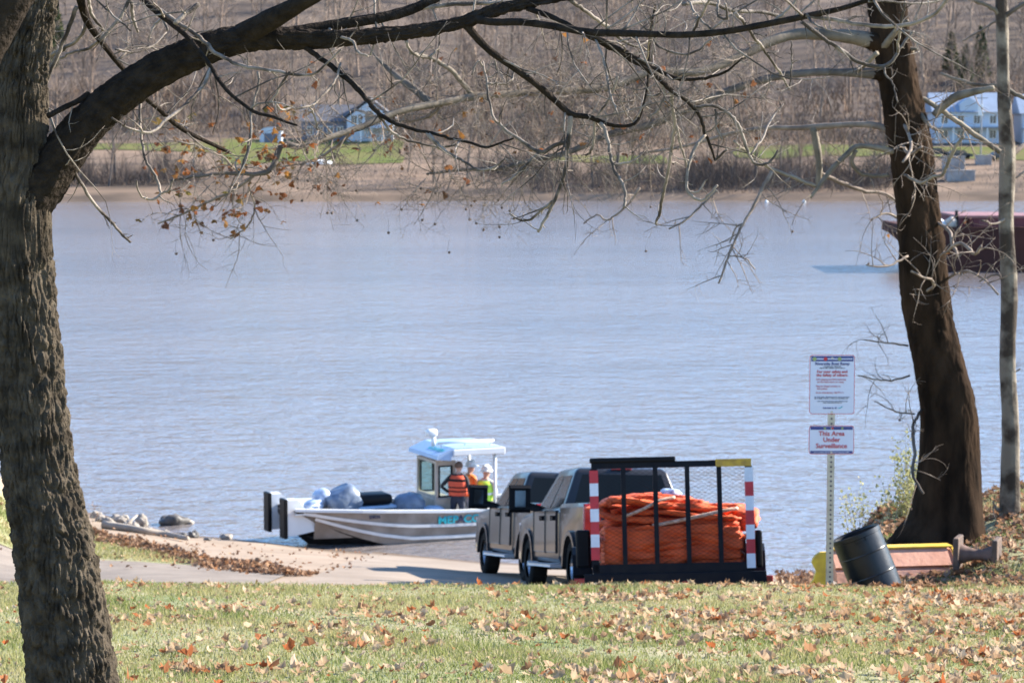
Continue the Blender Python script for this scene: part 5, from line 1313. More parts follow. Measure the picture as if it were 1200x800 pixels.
class Tracer:
    """branches traced on the photograph, set at real depths round their trunk; a branch starts at the depth of the one it leaves"""
    def __init__(self, base_y, drift, seed): self.nodes = []; self.base = base_y; self.drift = drift; self.q = random.Random(seed); self.polys = []
    def add(self, pts, wmul=1.0, y0=None, slope=None):
        x, y = pts[0][:2]; best = None
        if y0 is None:
            for (a, c, Y) in self.nodes:
                d = (a - x) ** 2 + (c - y) ** 2
                if best is None or d < best[0]: best = (d, Y)
            y0 = best[1] if best and best[0] < 45 ** 2 else self.base
        sl = self.q.uniform(-1, 1) * self.drift if slope is None else slope
        n = max(6, int(len(pts) * 4)); C = catmull(pts, n)
        if pts[0][2] < 8: C[1:-1, 0] += np.array([self.q.gauss(0, 0.45) for _ in range(n - 2)]); C[1:-1, 1] += np.array([self.q.gauss(0, 0.45) for _ in range(n - 2)])
        L = 0; rows = []
        for i in range(n):
            if i: L += math.hypot(C[i, 0] - C[i - 1, 0], C[i, 1] - C[i - 1, 1])
            Y = y0 + sl * L / 100.0
            self.nodes.append((C[i, 0], C[i, 1], Y)); v = P(C[i, 0], C[i, 1], Y)
            rows.append((v.x, v.y, v.z, max(C[i, 2], 0.8) * wmul / 2 / F * Y))
        self.polys.append(rows); return rows

def tube_rows(b, rows, n, q, wig=0.0):
    pts = [Vector(r[:3]) for r in rows]; rad = [r[3] for r in rows]
    if wig: rad = [r * (1 + q.uniform(-wig, wig)) for r in rad]
    b.tube(pts, rad, n)

def sprout(rows, q, dens, L, r0, out, gravity=0.0, lev=2, t0=0.15, curl=0.5, swing=0.9):
    """side twigs along a branch"""
    total = sum((Vector(rows[i + 1][:3]) - Vector(rows[i][:3])).length for i in range(len(rows) - 1))
    k = max(1, int(total * dens + q.random()))
    for _ in range(k):
        f = q.uniform(t0, 1.0) * (len(rows) - 1); i = min(int(f), len(rows) - 2); p = Vector(rows[i][:3]).lerp(Vector(rows[i + 1][:3]), f - i)
        d = (Vector(rows[i + 1][:3]) - Vector(rows[i][:3])).normalized()
        o = d.orthogonal().normalized(); o.rotate(Matrix.Rotation(q.uniform(0, 6.283), 3, d))
        dd = (d * q.uniform(0.2, 0.8) + o * swing).normalized()
        l = L * q.uniform(0.35, 1.0); n = 6; rr = min(r0, rows[i][3] * 0.7); line = []; bend = Vector((q.gauss(0, 1), q.gauss(0, 1), q.gauss(0, 1))) * 0.12 * curl
        for s in range(n + 1):
            line.append((p.x, p.y, p.z, rr * (1 - 0.7 * s / n)))
            dd = (dd + bend + Vector((q.gauss(0, 1), q.gauss(0, 1), q.gauss(0, 1))) * 0.13 * curl + Vector((0, 0, -gravity))).normalized(); p = p + dd * (l / n)
        out.append((line, lev))
        if lev > 1: sprout(line, q, dens * 1.3, L * 0.45, rr * 0.6, out, gravity, lev - 1, 0.2, curl, swing)

# a lobed, curled leaf about 1 unit across
def leaf_mesh(name, seed, m, curl=0.35):
    q = random.Random(seed)
    lob = [(0.0, 0.0), (0.20, 0.06), (0.40, 0.12), (0.36, 0.30), (0.46, 0.46), (0.28, 0.54), (0.18, 0.74), (0.0, 0.96)]
    pts = lob + [(-x, y) for x, y in lob[-2:0:-1]]
    vs = []; fs = []; tw_ = q.uniform(-0.6, 0.6); ro = q.uniform(0.4, 1.6)
    for x, y in pts:
        x *= q.uniform(0.7, 1.2); y *= q.uniform(0.9, 1.1); yy = y - 0.4
        vs.append((x * (1 - 0.25 * curl), yy * (1 - 0.15 * curl), curl * (abs(x) * 1.5 + yy * yy * ro + tw_ * x * yy * 2) + q.uniform(-0.10, 0.10) * (0.4 + curl)))
    vs.append((0, 0.02, 0.0)); c = len(vs) - 1; n = len(pts)
    fs = [(i, (i + 1) % n, c) for i in range(n)]
    vs += [(0.012, -0.4, 0), (-0.012, -0.4, 0), (0.03, -0.72, 0.06)]; fs.append((c + 1, c + 2, c + 3))
    me = bpy.data.meshes.new(name); me.from_pydata(vs, [], fs); me.materials.append(m); me.update(); return me
def leaf_arrays(seed, curl=0.35):
    me = leaf_mesh('tmp', seed, M['leaf'], curl); V = np.array([v.co[:] for v in me.vertices]); Ft = np.array([p.vertices[:] for p in me.polygons]); bpy.data.meshes.remove(me); return V, Ft

def scatter_leaves(name, items, m, seed, curl=0.35, parent=None):
    """items: (pos, size, rotation matrix 3x3)"""
    kinds = [leaf_arrays(seed + i, curl * (0.5 + 0.45 * i)) for i in range(5)]; VV = []; FF = []; b = 0
    for n, (p, s, Rm) in enumerate(items):
        v, f = kinds[n % 5]; VV.append((v * s) @ np.array(Rm).T + np.array(p)); FF.append(f + b); b += len(v)
    return np_mesh(name, np.concatenate(VV), np.concatenate(FF), m, parent)

# ---- furrowed maple at the left
TY = 9.5
gx = P(92, 900, TY).x; gz = G(gx, TY)
maple = empty('maple_tree', (0, 0, 0)); tag(maple, 'furrow-barked tree with a long forked limb reaching over the lawn', 'tree')
def row(px, py, w, Y=TY): v = P(px, py, Y); return (v.x, v.y, v.z, w / 2 / F * Y)
base = [(gx + 0.10, TY, gz - 0.15, 0.26), (gx + 0.06, TY, gz + 0.12, 0.21), row(94, 850, 118), row(86, 800, 111), row(68, 670, 101), row(55, 600, 95), row(44, 540, 90), row(30, 400, 84), row(20, 300, 86), row(20, 240, 84), row(24, 180, 70), row(26, 100, 62), row(36, 30, 58), row(48, -40, 54), row(56, -120, 46), row(60, -220, 36)]
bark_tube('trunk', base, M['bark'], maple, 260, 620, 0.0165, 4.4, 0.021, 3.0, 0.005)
# big limb
lim = [row(10, 262, 50), row(32, 232, 66), row(52, 208, 60), row(75, 178, 52), row(110, 137, 47), row(150, 105, 45), row(190, 80, 43), row(230, 62, 40), row(265, 50, 36), row(300, 45, 31), row(340, 46, 27), row(390, 46, 23), row(450, 41, 19), row(500, 35, 17), row(545, 25, 17), row(580, 12, 17), row(630, 2, 12), row(690, -8, 9), row(760, -25, 6)]
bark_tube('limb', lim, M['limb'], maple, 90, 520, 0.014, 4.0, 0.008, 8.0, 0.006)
cl = [row(-90, 190, 60, 9.0), row(-30, 70, 58, 9.0), row(2, 12, 56, 9.0), row(40, -50, 52, 9.0), row(90, -140, 40, 9.0)]
bark_tube('limb', cl, M['rbark'] if 'rbark' in M else M['limb'], maple, 60, 160, 0.018, 3.0, 0.004, 5.0, 0.005)
tc_ = Tracer(9.55, 0.35, 21)
for r_ in ([(10, 262), (110, 137), (190, 80), (265, 50), (340, 46), (450, 41), (545, 25), (630, 2), (690, -8)],):
    for i in range(len(r_) - 1):
        for k in range(12): f = k / 12; tc_.nodes.append((r_[i][0] * (1 - f) + r_[i + 1][0] * f, r_[i][1] * (1 - f) + r_[i + 1][1] * f, 9.5))
BR = [
 [(285, 42, 30), (312, 26, 26), (345, 8, 21), (380, -12, 18), (430, -40, 14)],
 [(330, 40, 15), (370, 33, 13), (400, 28, 13), (450, 20, 13), (485, 10, 12), (520, -6, 9)],
 [(490, 9, 6), (530, 5, 6), (570, 4, 5), (620, 1, 4)],
 [(545, 28, 10), (570, 56, 8.5), (600, 78, 8), (630, 100, 7.5), (655, 122, 7), (670, 134, 7), (690, 137, 6), (710, 145, 5), (730, 148, 4), (745, 144, 4), (752, 130, 3.4), (758, 105, 3.2), (760, 80, 3), (762, 40, 3), (768, 6, 2.5)],
 [(669, 136, 6), (666, 165, 5.5), (664, 190, 5), (661, 206, 4.5), (651, 233, 4.2), (640, 255, 3.6), (630, 272, 3)],
 [(652, 233, 3.4), (636, 245, 3.2), (622, 257, 3), (609, 257, 2.6), (597, 250, 2)],
 [(697, 140, 3.4), (696, 162, 3.2), (692, 178, 3), (686, 182, 2.2)],
 [(703, 143, 5), (709, 153, 4.8), (713, 166, 4.4), (716, 185, 4), (720, 200, 4), (730, 216, 4), (733, 234, 3.6), (731, 243, 3.2)],
 [(718, 193, 3), (735, 191, 2.8), (745, 187, 2.6), (756, 176, 2)],
 [(665, 167, 4.4), (650, 170, 5), (634, 178, 5), (612, 166, 4.2), (590, 150, 3.6), (579, 138, 3.2), (573, 115, 3), (570, 95, 2.6), (566, 72, 2)],
 [(632, 178, 3.4), (615, 195, 3), (601, 208, 2.6), (588, 216, 2)],
 [(567, 78, 2.4), (560, 72, 2.2), (553, 88, 2)], [(570, 92, 2.2), (582, 86, 2.4), (580, 72, 2)], [(572, 98, 2.6), (590, 98, 2.8), (600, 93, 2.6), (603, 80, 2.2)],
 [(555, 22, 10), (578, 26, 9), (612, 26, 9), (650, 31, 9), (690, 38, 9.5), (725, 39, 9), (762, 40, 8), (800, 41, 8), (850, 37, 7.5), (900, 28, 7.5), (950, 18, 7), (990, 9, 6), (1030, -4, 5)],
 [(618, 10, 7), (650, 22, 6.5), (690, 41, 6), (720, 54, 5.5), (745, 68, 5), (770, 82, 5), (795, 92, 4.4), (820, 93, 4), (850, 84, 3), (870, 68, 2.2)],
 [(668, 0, 5), (690, 16, 4.6), (712, 32, 4.4), (726, 45, 4), (745, 54, 3), (760, 48, 2.4)],
 [(690, 42, 7), (720, 58, 6.5), (745, 73, 6), (765, 86, 6), (780, 99, 6), (788, 107, 5.6), (805, 119, 4.6), (815, 129, 4.2), (823, 143, 4), (827, 158, 3.8), (834, 175, 3.2), (838, 188, 2.6)],
 [(787, 106, 4.6), (788, 125, 4.4), (791, 145, 4.2), (788, 165, 4), (785, 190, 4), (780, 215, 4), (775, 240, 3.8), (769, 263, 3)],
 [(827, 158, 4), (815, 172, 4), (807, 195, 3.6), (805, 220, 3.4), (814, 232, 3.6), (826, 233, 3.4), (841, 217, 2.6)],
 [(806, 224, 2.6), (818, 225, 2.4), (826, 212, 2)],
 [(793, 147, 3), (798, 170, 2.8), (805, 195, 2.4)],
 [(812, 126, 4), (835, 124, 4), (852, 132, 4), (865, 146, 4), (872, 165, 3.8), (877, 180, 3.6), (886, 192, 3.6), (898, 192, 3.2), (905, 186, 3), (912, 176, 2.6)],
 [(880, 181, 2.8), (893, 163, 2.6), (905, 138, 2.4), (918, 122, 2)],
 [(862, 15, 4), (880, 38, 3.8), (900, 65, 3.4), (914, 85, 3), (925, 104, 2.6)], [(925, 104, 2), (928, 75, 2), (927, 48, 1.8)],
 [(940, 26, 5), (960, 42, 5), (985, 58, 5), (1005, 72, 5), (1028, 79, 5), (1045, 73, 4.4), (1055, 56, 4), (1071, 36, 3)],
 [(1052, 62, 3.2), (1056, 30, 3), (1061, 2, 2.6)], [(1036, 76, 2.4), (1038, 88, 2.2), (1046, 98, 2), (1052, 120, 1.8)],
 [(945, 18, 5), (1000, 27, 5), (1035, 31, 4.6), (1070, 28, 4.8), (1098, 14, 4.4), (1112, -4, 4)],
 [(905, 27, 4), (918, 16, 3.6), (930, 4, 3.2), (938, -8, 3)], [(1018, 2, 3), (1045, 2, 2.6), (1075, 4, 2.4), (1105, 0, 2)],
 [(92, -12, 11), (98, 14, 9.5), (105, 30, 8.5), (118, 48, 7.6), (135, 70, 6.6), (147, 84, 6.4), (168, 112, 6.2), (185, 127, 6), (205, 145, 6), (220, 155, 5.4), (240, 165, 5), (268, 178, 4.2)],
 [(162, -6, 8), (185, 15, 7), (205, 31, 6.5), (222, 46, 6.2), (247, 78, 5.4), (255, 92, 5), (270, 110, 4.6), (285, 122, 4.4), (300, 132, 4.2), (320, 137, 3.8), (335, 143, 3), (348, 147, 2.4)],
 [(188, 12, 5.5), (210, 28, 5.2), (232, 42, 5), (252, 62, 4.8), (268, 70, 4.6), (290, 79, 4.2), (320, 83, 4), (350, 88, 3.5), (372, 84, 3), (400, 58, 2)],
 [(357, 55, 7), (375, 68, 6.4), (395, 83, 6.2), (415, 100, 6), (430, 117, 6), (443, 132, 5.6), (460, 143, 5), (480, 150, 4.6), (500, 155, 4), (520, 160, 3.6), (545, 166, 3.2), (572, 172, 3), (602, 162, 2)],
 [(443, 134, 3.6), (455, 151, 3.2), (475, 163, 3), (500, 170, 2.8), (525, 172, 2.4), (537, 166, 2)],
 [(503, 157, 3.4), (520, 175, 3), (545, 190, 2.8), (562, 199, 2.4), (580, 196, 2.4), (592, 186, 2)],
 [(399, 74, 2.6), (394, 92, 2.8), (380, 110, 3), (363, 125, 3.2), (342, 127, 3), (328, 128, 2.6), (322, 116, 2.2)], [(363, 125, 2.4), (370, 140, 2.4), (372, 152, 2)],
 [(340, 84, 3), (330, 98, 3), (322, 113, 2.6), (308, 128, 2.4)],
 [(165, 114, 3.4), (164, 135, 3.2), (166, 165, 3.2), (172, 190, 3.4), (183, 208, 3.4), (188, 225, 3.2), (181, 233, 3), (169, 232, 2.6), (161, 222, 2.2), (160, 211, 1.8)], [(188, 227, 2.6), (198, 223, 2.6), (203, 210, 2)],
 [(302, 84, 3.4), (303, 100, 3), (297, 122, 2.8), (294, 150, 2.8), (289, 180, 2.8), (281, 203, 2.6)], [(281, 203, 2), (276, 196, 1.8), (277, 186, 1.6)],
 [(86, 196, 4.6), (95, 215, 4.2), (110, 238, 4), (130, 260, 3.6), (153, 284, 3)],
 [(104, 110, 8), (92, 118, 7), (75, 126, 6.5), (56, 136, 7)],
 [(90, 8, 5.5), (76, 44, 5), (65, 70, 5), (55, 95, 4.6), (53, 112, 4.2), (57, 132, 3.8), (66, 160, 3.4)],
 [(101, 28, 4.4), (95, 42, 4.2), (76, 57, 4.2), (54, 67, 4.6)], [(117, 48, 4), (104, 56, 3.6), (86, 61, 3), (70, 68, 2.6)],
 [(153, -4, 4.4), (142, 18, 4.2), (126, 37, 4), (117, 48, 3.6)], [(103, -6, 4.6), (108, 18, 4.2), (121, 36, 3.6)], [(154, 2, 4.4), (156, 22, 4), (162, 38, 3)],
 [(110, -4, 2.8), (130, 16, 2.6), (145, 28, 2.4), (153, 36, 2)], [(135, 58, 2.6), (155, 61, 2.6), (178, 54, 2.4), (195, 38, 2)],
 [(240, 55, 3), (241, 63, 3), (250, 64, 2.4)], [(196, 36, 3), (190, 22, 3.4), (178, 34, 3)], [(233, 5, 6), (215, 18, 5.6), (205, 28, 5)],
 [(247, 80, 4), (238, 100, 4.4), (220, 120, 4), (195, 140, 3.8), (176, 155, 3.2), (150, 150, 2.6), (131, 138, 2.4)],
 [(384, 32, 5), (395, 42, 3.6), (412, 48, 3.4), (420, 62, 3), (431, 66, 2.6)], [(419, 20, 3), (421, 45, 2.6), (416, 54, 2.4)], [(439, 0, 2.6), (440, 40, 2.6), (434, 65, 2.4)],
 [(476, 48, 4), (483, 62, 3.4), (500, 67, 3), (512, 58, 2.4), (517, 48, 2)],
 [(553, 18, 2.6), (556, 6, 2.4), (558, -6, 2)], [(697, 45, 3), (706, 66, 3), (712, 92, 3), (716, 112, 2.4), (724, 134, 2)], [(724, 90, 2.4), (716, 112, 2.6), (700, 136, 2.4)],
 [(775, 95, 2.4), (779, 110, 2.4), (772, 128, 2.6), (760, 138, 2.2)], [(757, 112, 2.6), (770, 112, 2.4), (779, 100, 2.2)],
 [(760, 36, 3), (770, 52, 3), (790, 62, 3), (812, 62, 2.6), (835, 45, 2.4)], [(806, 0, 3), (818, 20, 3), (836, 36, 2.6)], [(842, 0, 3), (842, 18, 3), (852, 22, 2.8), (850, 4, 2.4)],
 [(812, 38, 3.4), (824, 14, 3), (834, -6, 2.6)], [(800, 5, 5), (830, 3, 5), (858, 12, 5), (890, 14, 4.4), (912, 18, 4)],
 [(838, 128, 3), (840, 150, 2.6), (846, 163, 2.4)], [(838, 188, 2.6), (843, 183, 3), (852, 175, 2.4)],
]
for pts in BR:
    rows_ = tc_.add(pts, 1.0)
    b = MB(); w0 = pts[0][2]; tube_rows(b, rows_, 10 if w0 > 8 else 7, tc_.q, 0.06)
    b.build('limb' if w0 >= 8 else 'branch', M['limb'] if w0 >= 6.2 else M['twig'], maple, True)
tw = []
qt = random.Random(77)
for rows_, pts in zip(tc_.polys, BR):
    if pts[0][2] < 7: sprout(rows_, qt, 16, 0.035, 0.003, tw, 0.0, 1, 0.05, 0.6)
    if 5.5 < pts[0][2] < 20: sprout(rows_, qt, 7.0, 0.6, 0.0045, tw, -0.01, 3, 0.1, 0.9) if pts[0][0] > 500 else sprout(rows_, qt, 6.5, 0.5, 0.0045, tw, -0.01, 3, 0.1, 0.9)
    if pts[0][2] < 12: sprout(rows_, qt, 6.5, 0.15, 0.0034, tw, -0.03, 2, 0.1, 1.2)
b = MB()
for line, lev in tw: tube_rows(b, line, 4, qt)
tag(b.build('twigs', M['twig'], maple, True), kind='stuff')
# a few leaves still on the maple
# ---- leaning sycamore at the right
SY = 29.5
syc = empty('sycamore_tree', (0, 0, 0)); tag(syc, 'dark leaning sycamore trunk with pale limbs at the top of the bank', 'tree')
def srow(px, py, w, Y=SY): v = P(px, py, Y); return (v.x, v.y, v.z, w / 2 / F * Y)
trunk_r = [srow(1100, 668, 150), srow(1104, 640, 122), srow(1109, 615, 96), srow(1111, 590, 84), srow(1113, 540, 74), srow(1111, 480, 66), srow(1097, 410, 61), srow(1086, 350, 58), srow(1078, 262, 52), srow(1068, 175, 51), srow(1052, 90, 48), srow(1043, 30, 46), srow(1036, -40, 44), srow(1030, -120, 40), srow(1020, -240, 34), srow(1000, -420, 22)]
def fl_(a, s): return 1 + 0.16 * math.exp(-s / 0.5) * math.cos(3 * a + 0.8) if s < 2 else 1.0
bark_tube('trunk', trunk_r, M['sbark'], syc, 110, 300, 0.075, 3.0, 0.020, 6.0, 0.03, fl_)
ts = Tracer(SY, 0.9, 5)
for i in range(len(trunk_r)): pass
for (a, c) in ((1043, 30), (1050, 87), (1040, 45), (1060, 160), (1064, 190), (1072, 230), (1085, 330), (1100, 420)): ts.nodes.append((a, c, SY))
SB = [  # (points, slope of depth per 100 px, material)
 ([(1040, 55, 22), (1012, 46, 18), (985, 42, 15), (935, 40, 13), (900, 50, 12), (870, 65, 11), (820, 84, 10), (765, 84, 10), (730, 97, 10), (700, 104, 10), (640, 107, 9), (560, 113, 9), (510, 122, 8.5), (470, 130, 8), (430, 146, 7.5), (395, 158, 7), (346, 174, 6)], -0.5, 'slimb'),
 ([(1050, 92, 15), (1018, 86, 12), (985, 85, 9), (950, 85, 9), (900, 92, 9), (850, 108, 9), (815, 124, 9), (762, 146, 9), (712, 158, 8), (670, 177, 7), (625, 188, 6), (585, 197, 5), (540, 199, 4), (500, 204, 3)], -0.4, 'sdark'),
 ([(1062, 165, 12), (1030, 148, 8), (1000, 146, 7), (965, 148, 7), (935, 150, 6), (900, 150, 5.5), (860, 156, 4.6), (800, 172, 3.6), (750, 180, 2.6)], 0.4, 'stwig'),
 ([(953, 150, 8), (956, 165, 9), (960, 190, 8), (959, 220, 7)], 0.0, 'spale'),
 ([(1064, 182, 9), (1040, 176, 7), (1020, 172, 6), (1003, 172, 6), (990, 183, 6), (975, 198, 6), (962, 215, 5), (950, 232, 3)], -0.3, 'spale'),
 ([(1003, 176, 5), (998, 190, 5), (1012, 205, 5), (1042, 206, 4.6)], 0.3, 'spale'),
 ([(960, 202, 5), (990, 216, 5), (1015, 224, 4.6), (1040, 228, 3.6), (1060, 246, 2.6)], 0.6, 'stwig'),
 ([(955, 218, 4.4), (930, 208, 4.4), (905, 198, 4), (880, 182, 3.6), (860, 165, 3)], -0.6, 'spale'),
 ([(905, 200, 5), (893, 222, 4.4), (880, 248, 3.6), (866, 270, 3.2), (855, 298, 2.8), (842, 332, 2.2)], -0.4, 'stwig'),
 ([(870, 262, 2.4), (862, 268, 2), (855, 285, 1.6)], 0.3, 'stwig'), ([(855, 300, 1.8), (872, 302, 1.6), (885, 316, 1.4)], 0.2, 'stwig'),
 ([(840, 222, 3.6), (820, 243, 3), (800, 260, 2.6), (784, 268, 2)], -0.5, 'stwig'),
 ([(750, 220, 3), (735, 240, 2.8), (712, 258, 2.4), (700, 252, 2), (684, 262, 1.6)], 0.2, 'stwig'),
 ([(505, 122, 9), (486, 105, 9), (468, 92, 8), (452, 78, 5), (440, 66, 2.5), (430, 50, 1.5)], 0.5, 'sdark'),
 ([(555, 113, 6), (540, 95, 6), (525, 80, 5.5), (505, 68, 5), (480, 62, 4)], -0.5, 'spale'),
 ([(600, 110, 5), (592, 96, 4), (583, 80, 3)], 0.4, 'stwig'),
 ([(350, 172, 7), (332, 170, 8), (326, 178, 8), (318, 198, 7), (300, 204, 5), (270, 203, 4.4), (235, 206, 3.6), (200, 212, 3)], -0.2, 'sdark'),
 ([(300, 204, 4), (275, 222, 3.6), (245, 236, 3.2), (215, 250, 2.6), (185, 262, 2)], 0.3, 'stwig'),
 ([(280, 204, 3.2), (262, 185, 3), (235, 172, 2.6), (205, 165, 2.2)], -0.4, 'stwig'),
 ([(295, 205, 2.6), (292, 222, 2.4), (298, 240, 2.2), (292, 262, 2), (270, 280, 1.6)], 0.4, 'stwig'),
 ([(420, 148, 5), (405, 162, 4), (380, 182, 3.4), (360, 190, 2.6), (330, 196, 2)], 0.6, 'stwig'),
 ([(520, 120, 4.4), (505, 135, 4), (478, 142, 3.4), (445, 138, 3), (415, 128, 2.4)], 0.6, 'stwig'),
 ([(1050, 130, 8), (1075, 132, 7), (1090, 148, 4), (1105, 155, 3)], -0.8, 'spale'),
 ([(1062, 120, 7), (1082, 116, 6), (1100, 128, 6), (1125, 145, 6), (1150, 163, 6), (1172, 178, 6)], 0.1, 'spale'),
 ([(1095, 135, 9), (1105, 125, 10), (1120, 114, 11), (1140, 108, 9), (1165, 103, 6)], -0.4, 'spale'),
 ([(1070, 60, 6), (1060, 58, 6), (1075, 58, 4)], -0.6, 'spale'),
 ([(1028, 60, 7), (1040, 50, 9), (1052, 34, 7), (1064, 24, 4)], -1.0, 'spale'), ([(1002, 84, 6), (1015, 74, 6), (1028, 62, 6)], -0.8, 'spale'),
 ([(1090, 255, 4), (1112, 270, 4.4), (1116, 285, 5), (1122, 300, 4)], -1.5, 'stwig'), ([(1102, 300, 3), (1125, 285, 4.4), (1142, 298, 4), (1150, 288, 3)], -1.2, 'stwig'),
 ([(1105, 330, 3), (1128, 318, 3.6), (1150, 325, 3), (1170, 345, 2.4)], -1.2, 'stwig'), ([(1072, 350, 3.6), (1095, 332, 3.6), (1068, 318, 2.6)], -1.6, 'stwig'),
 ([(1064, 300, 3), (1040, 312, 2.4), (1015, 310, 1.8)], -0.8, 'stwig'), ([(1062, 262, 3.4), (1040, 250, 2.8), (1020, 258, 2)], -0.8, 'stwig'),
 ([(1064, 405, 2.6), (1040, 402, 2), (1012, 398, 1.6)], -0.8, 'stwig'), ([(1066, 440, 2.6), (1040, 446, 2), (1005, 440, 1.6)], -0.6, 'stwig'), ([(1072, 485, 2.2), (1050, 482, 1.8), (1025, 470, 1.4)], -0.6, 'stwig'),
 ([(1080, 480, 3), (1070, 500, 4), (1072, 530, 4), (1070, 555, 3.6), (1082, 578, 3)], -0.6, 'sdark'),
 ([(1052, 130, 4), (1068, 170, 4), (1058, 190, 3)], -1.8, 'stwig'), ([(1050, 160, 3.6), (1066, 180, 4), (1080, 172, 3.4)], -2.0, 'stwig'), ([(1060, 205, 3.4), (1078, 214, 4), (1092, 208, 4)], -1.8, 'spale'),
 ([(1092, 208, 4), (1105, 203, 4), (1113, 185, 5), (1122, 168, 4), (1130, 160, 3)], -0.6, 'spale'),
]
M['slimb'] = mat('grey_tan_sycamore_limb', (0.20, 0.16, 0.12), 0.85, spec=0.2, c2=(0.075, 0.06, 0.046), scale=3, bump=0.3, bscale=30)
M['sdark'] = mat('grey_sycamore_limb', (0.13, 0.108, 0.09), 0.85, spec=0.2, c2=(0.06, 0.048, 0.04), scale=4, bump=0.3, bscale=30)
for pts, sl, m in SB:
    rows_ = ts.add(pts, 1.0, None, sl); b = MB(); tube_rows(b, rows_, 9 if pts[0][2] > 7 else 6, ts.q, 0.07)
    if pts[0][2] >= 12 and pts[0][0] > 1000: cb = MB(); cb.tube([Vector(r_[:3]) for r_ in rows_[:4]], [r_[3] * (1.3 - 0.11 * i) for i, r_ in enumerate(rows_[:4])], 10); cb.build('branch_collar', M['sbark'], syc, True)
    b.build('limb' if pts[0][2] >= 8 else 'branch', M[m], syc, True)
tw = []; qs = random.Random(9)
for rows_, (pts, sl, m) in zip(ts.polys, SB):
    big = len(pts) > 11
    if pts[0][0] < 440: sprout(rows_, qs, 9.0, 0.95, 0.005, tw, -0.01, 2, 0.05, 0.9)
    sprout(rows_, qs, 10.0 if big else 6.0, 1.1 if big else 0.7, 0.0085, tw, 0.012, 3 if big else 2, 0.22 if big else 0.1, 0.9)
b = MB()
for line, lev in tw: tube_rows(b, line, 3, qs)
tag(b.build('twigs', M['stwig'], syc, True), kind='stuff')
# hanging seed balls
sb = MB(); tips = [l for l, lev in tw if lev == 1]
for l in qs.sample(tips, min(170, len(tips))):
    e = Vector(l[-1][:3]); d = qs.uniform(0.05, 0.16)
    sb.tube([e, e + Vector((qs.uniform(-.02, .02), 0, -d))], 0.0015, 3); sb.lathe([(0, -0.016), (0.013, -0.009), (0.016, 0), (0.013, 0.009), (0, 0.016)], 6, M=Matrix.Translation(e + Vector((0, 0, -d - 0.012))))
tag(sb.build('seed_balls', M['rustd'], syc), kind='stuff')
# clinging rusty leaves: single leaves where the photograph shows them
lm = [leaf_mesh('leaf', 40 + i, M['leaft'], 0.5) for i in range(4)]
pool = [(l, P) for l, lev in tw for P in (l[2:],)]
def near_px(v):
    d = Vector(v) - Vector((0, 0, CAMZ)); cp, s_ = math.cos(PITCH), math.sin(PITCH)
    f = d.y * cp - d.z * s_; return 600 + F * d.x / f, 400 - F * (d.y * s_ + d.z * cp) / f
placed = 0; ql = random.Random(31); cand = []
for l, lev in tw:
    for r_ in l[2:]:
        x, y = near_px(r_[:3])
        w_ = 0
        if 110 < x < 345 and 120 < y < 275: w_ = 1.6
        elif 345 <= x < 560 and 40 < y < 240: w_ = 0.45
        elif 560 <= x < 900 and 20 < y < 200: w_ = 0.22
        elif 900 <= x < 1200 and 0 < y < 330: w_ = 0.05
        if w_ and ql.random() < w_ * 0.3: cand.append(Vector(r_[:3]))
ql.shuffle(cand)
lf = [v for v in cand if near_px(v)[0] < 345][:190]; md = [v for v in cand if 345 <= near_px(v)[0] < 560][:60]; rt = [v for v in cand if near_px(v)[0] >= 560][:45]
for v in lf + md + rt:
    o = bpy.data.objects.new('leaf', lm[placed % 4]); col.objects.link(o); o.parent = syc
    o.location = v; s_ = ql.uniform(0.06, 0.125); o.scale = (s_, s_, s_); o.rotation_euler = (ql.uniform(1.9, 3.6), ql.uniform(-0.8, 0.8), ql.uniform(0, 6.28)); placed += 1

# ---- thin pale trunk at the far right
TX = 30.2
thin = empty('slender_sycamore', (0, 0, 0)); tag(thin, 'slender pale trunk with peeling bark beside the leaning sycamore', 'tree')
tr_ = [srow(1186, 634, 44, TX), srow(1185, 612, 32, TX), srow(1184, 590, 25, TX), srow(1184, 500, 21, TX), srow(1181, 420, 19, TX), srow(1183, 340, 20, TX), srow(1179, 262, 18, TX), srow(1181, 182, 19, TX), srow(1176, 100, 16, TX), srow(1174, 0, 14, TX), srow(1172, -120, 12, TX), srow(1170, -260, 8, TX)]
bark_tube('trunk', tr_, M['thin'], thin, 48, 160, 0.06, 4.0, 0.006, 2.0, 0.012)
tt = Tracer(TX, 0.8, 15)
for (px_, py_) in ((1180, 180), (1176, 70), (1177, 100), (1174, 10)): tt.nodes.append((px_, py_, TX))
TB = [([(1180, 184, 9), (1192, 176, 7), (1206, 166, 5), (1230, 150, 4)], 'stwig'), ([(1178, 102, 6), (1160, 101, 5), (1135, 97, 4.4), (1102, 86, 3)], 'spale'), ([(1178, 104, 6), (1198, 114, 5), (1225, 124, 3)], 'spale'),
      ([(1176, 18, 6), (1160, 8, 5), (1140, 0, 4), (1120, -10, 3)], 'spale'), ([(1176, 20, 7), (1195, 8, 5), (1215, -4, 4)], 'sdark'), ([(1176, 20, 3), (1150, 36, 2.6), (1128, 48, 2)], 'stwig'),
      ([(1184, 250, 3), (1168, 262, 2.6), (1150, 258, 2)], 'stwig'), ([(1184, 330, 3), (1166, 322, 2.4), (1148, 330, 2)], 'stwig'), ([(1182, 210, 3), (1196, 205, 2.6), (1210, 190, 2)], 'stwig'), ([(1184, 440, 2), (1196, 432, 1.6)], 'stwig'), ([(1176, 600, 6), (1168, 596, 4), (1164, 588, 2)], 'stwig')]
for pts, m in TB:
    rows_ = tt.add(pts); b = MB(); tube_rows(b, rows_, 7, tt.q, 0.06); b.build('branch', M[m], thin, True)
tw2 = []
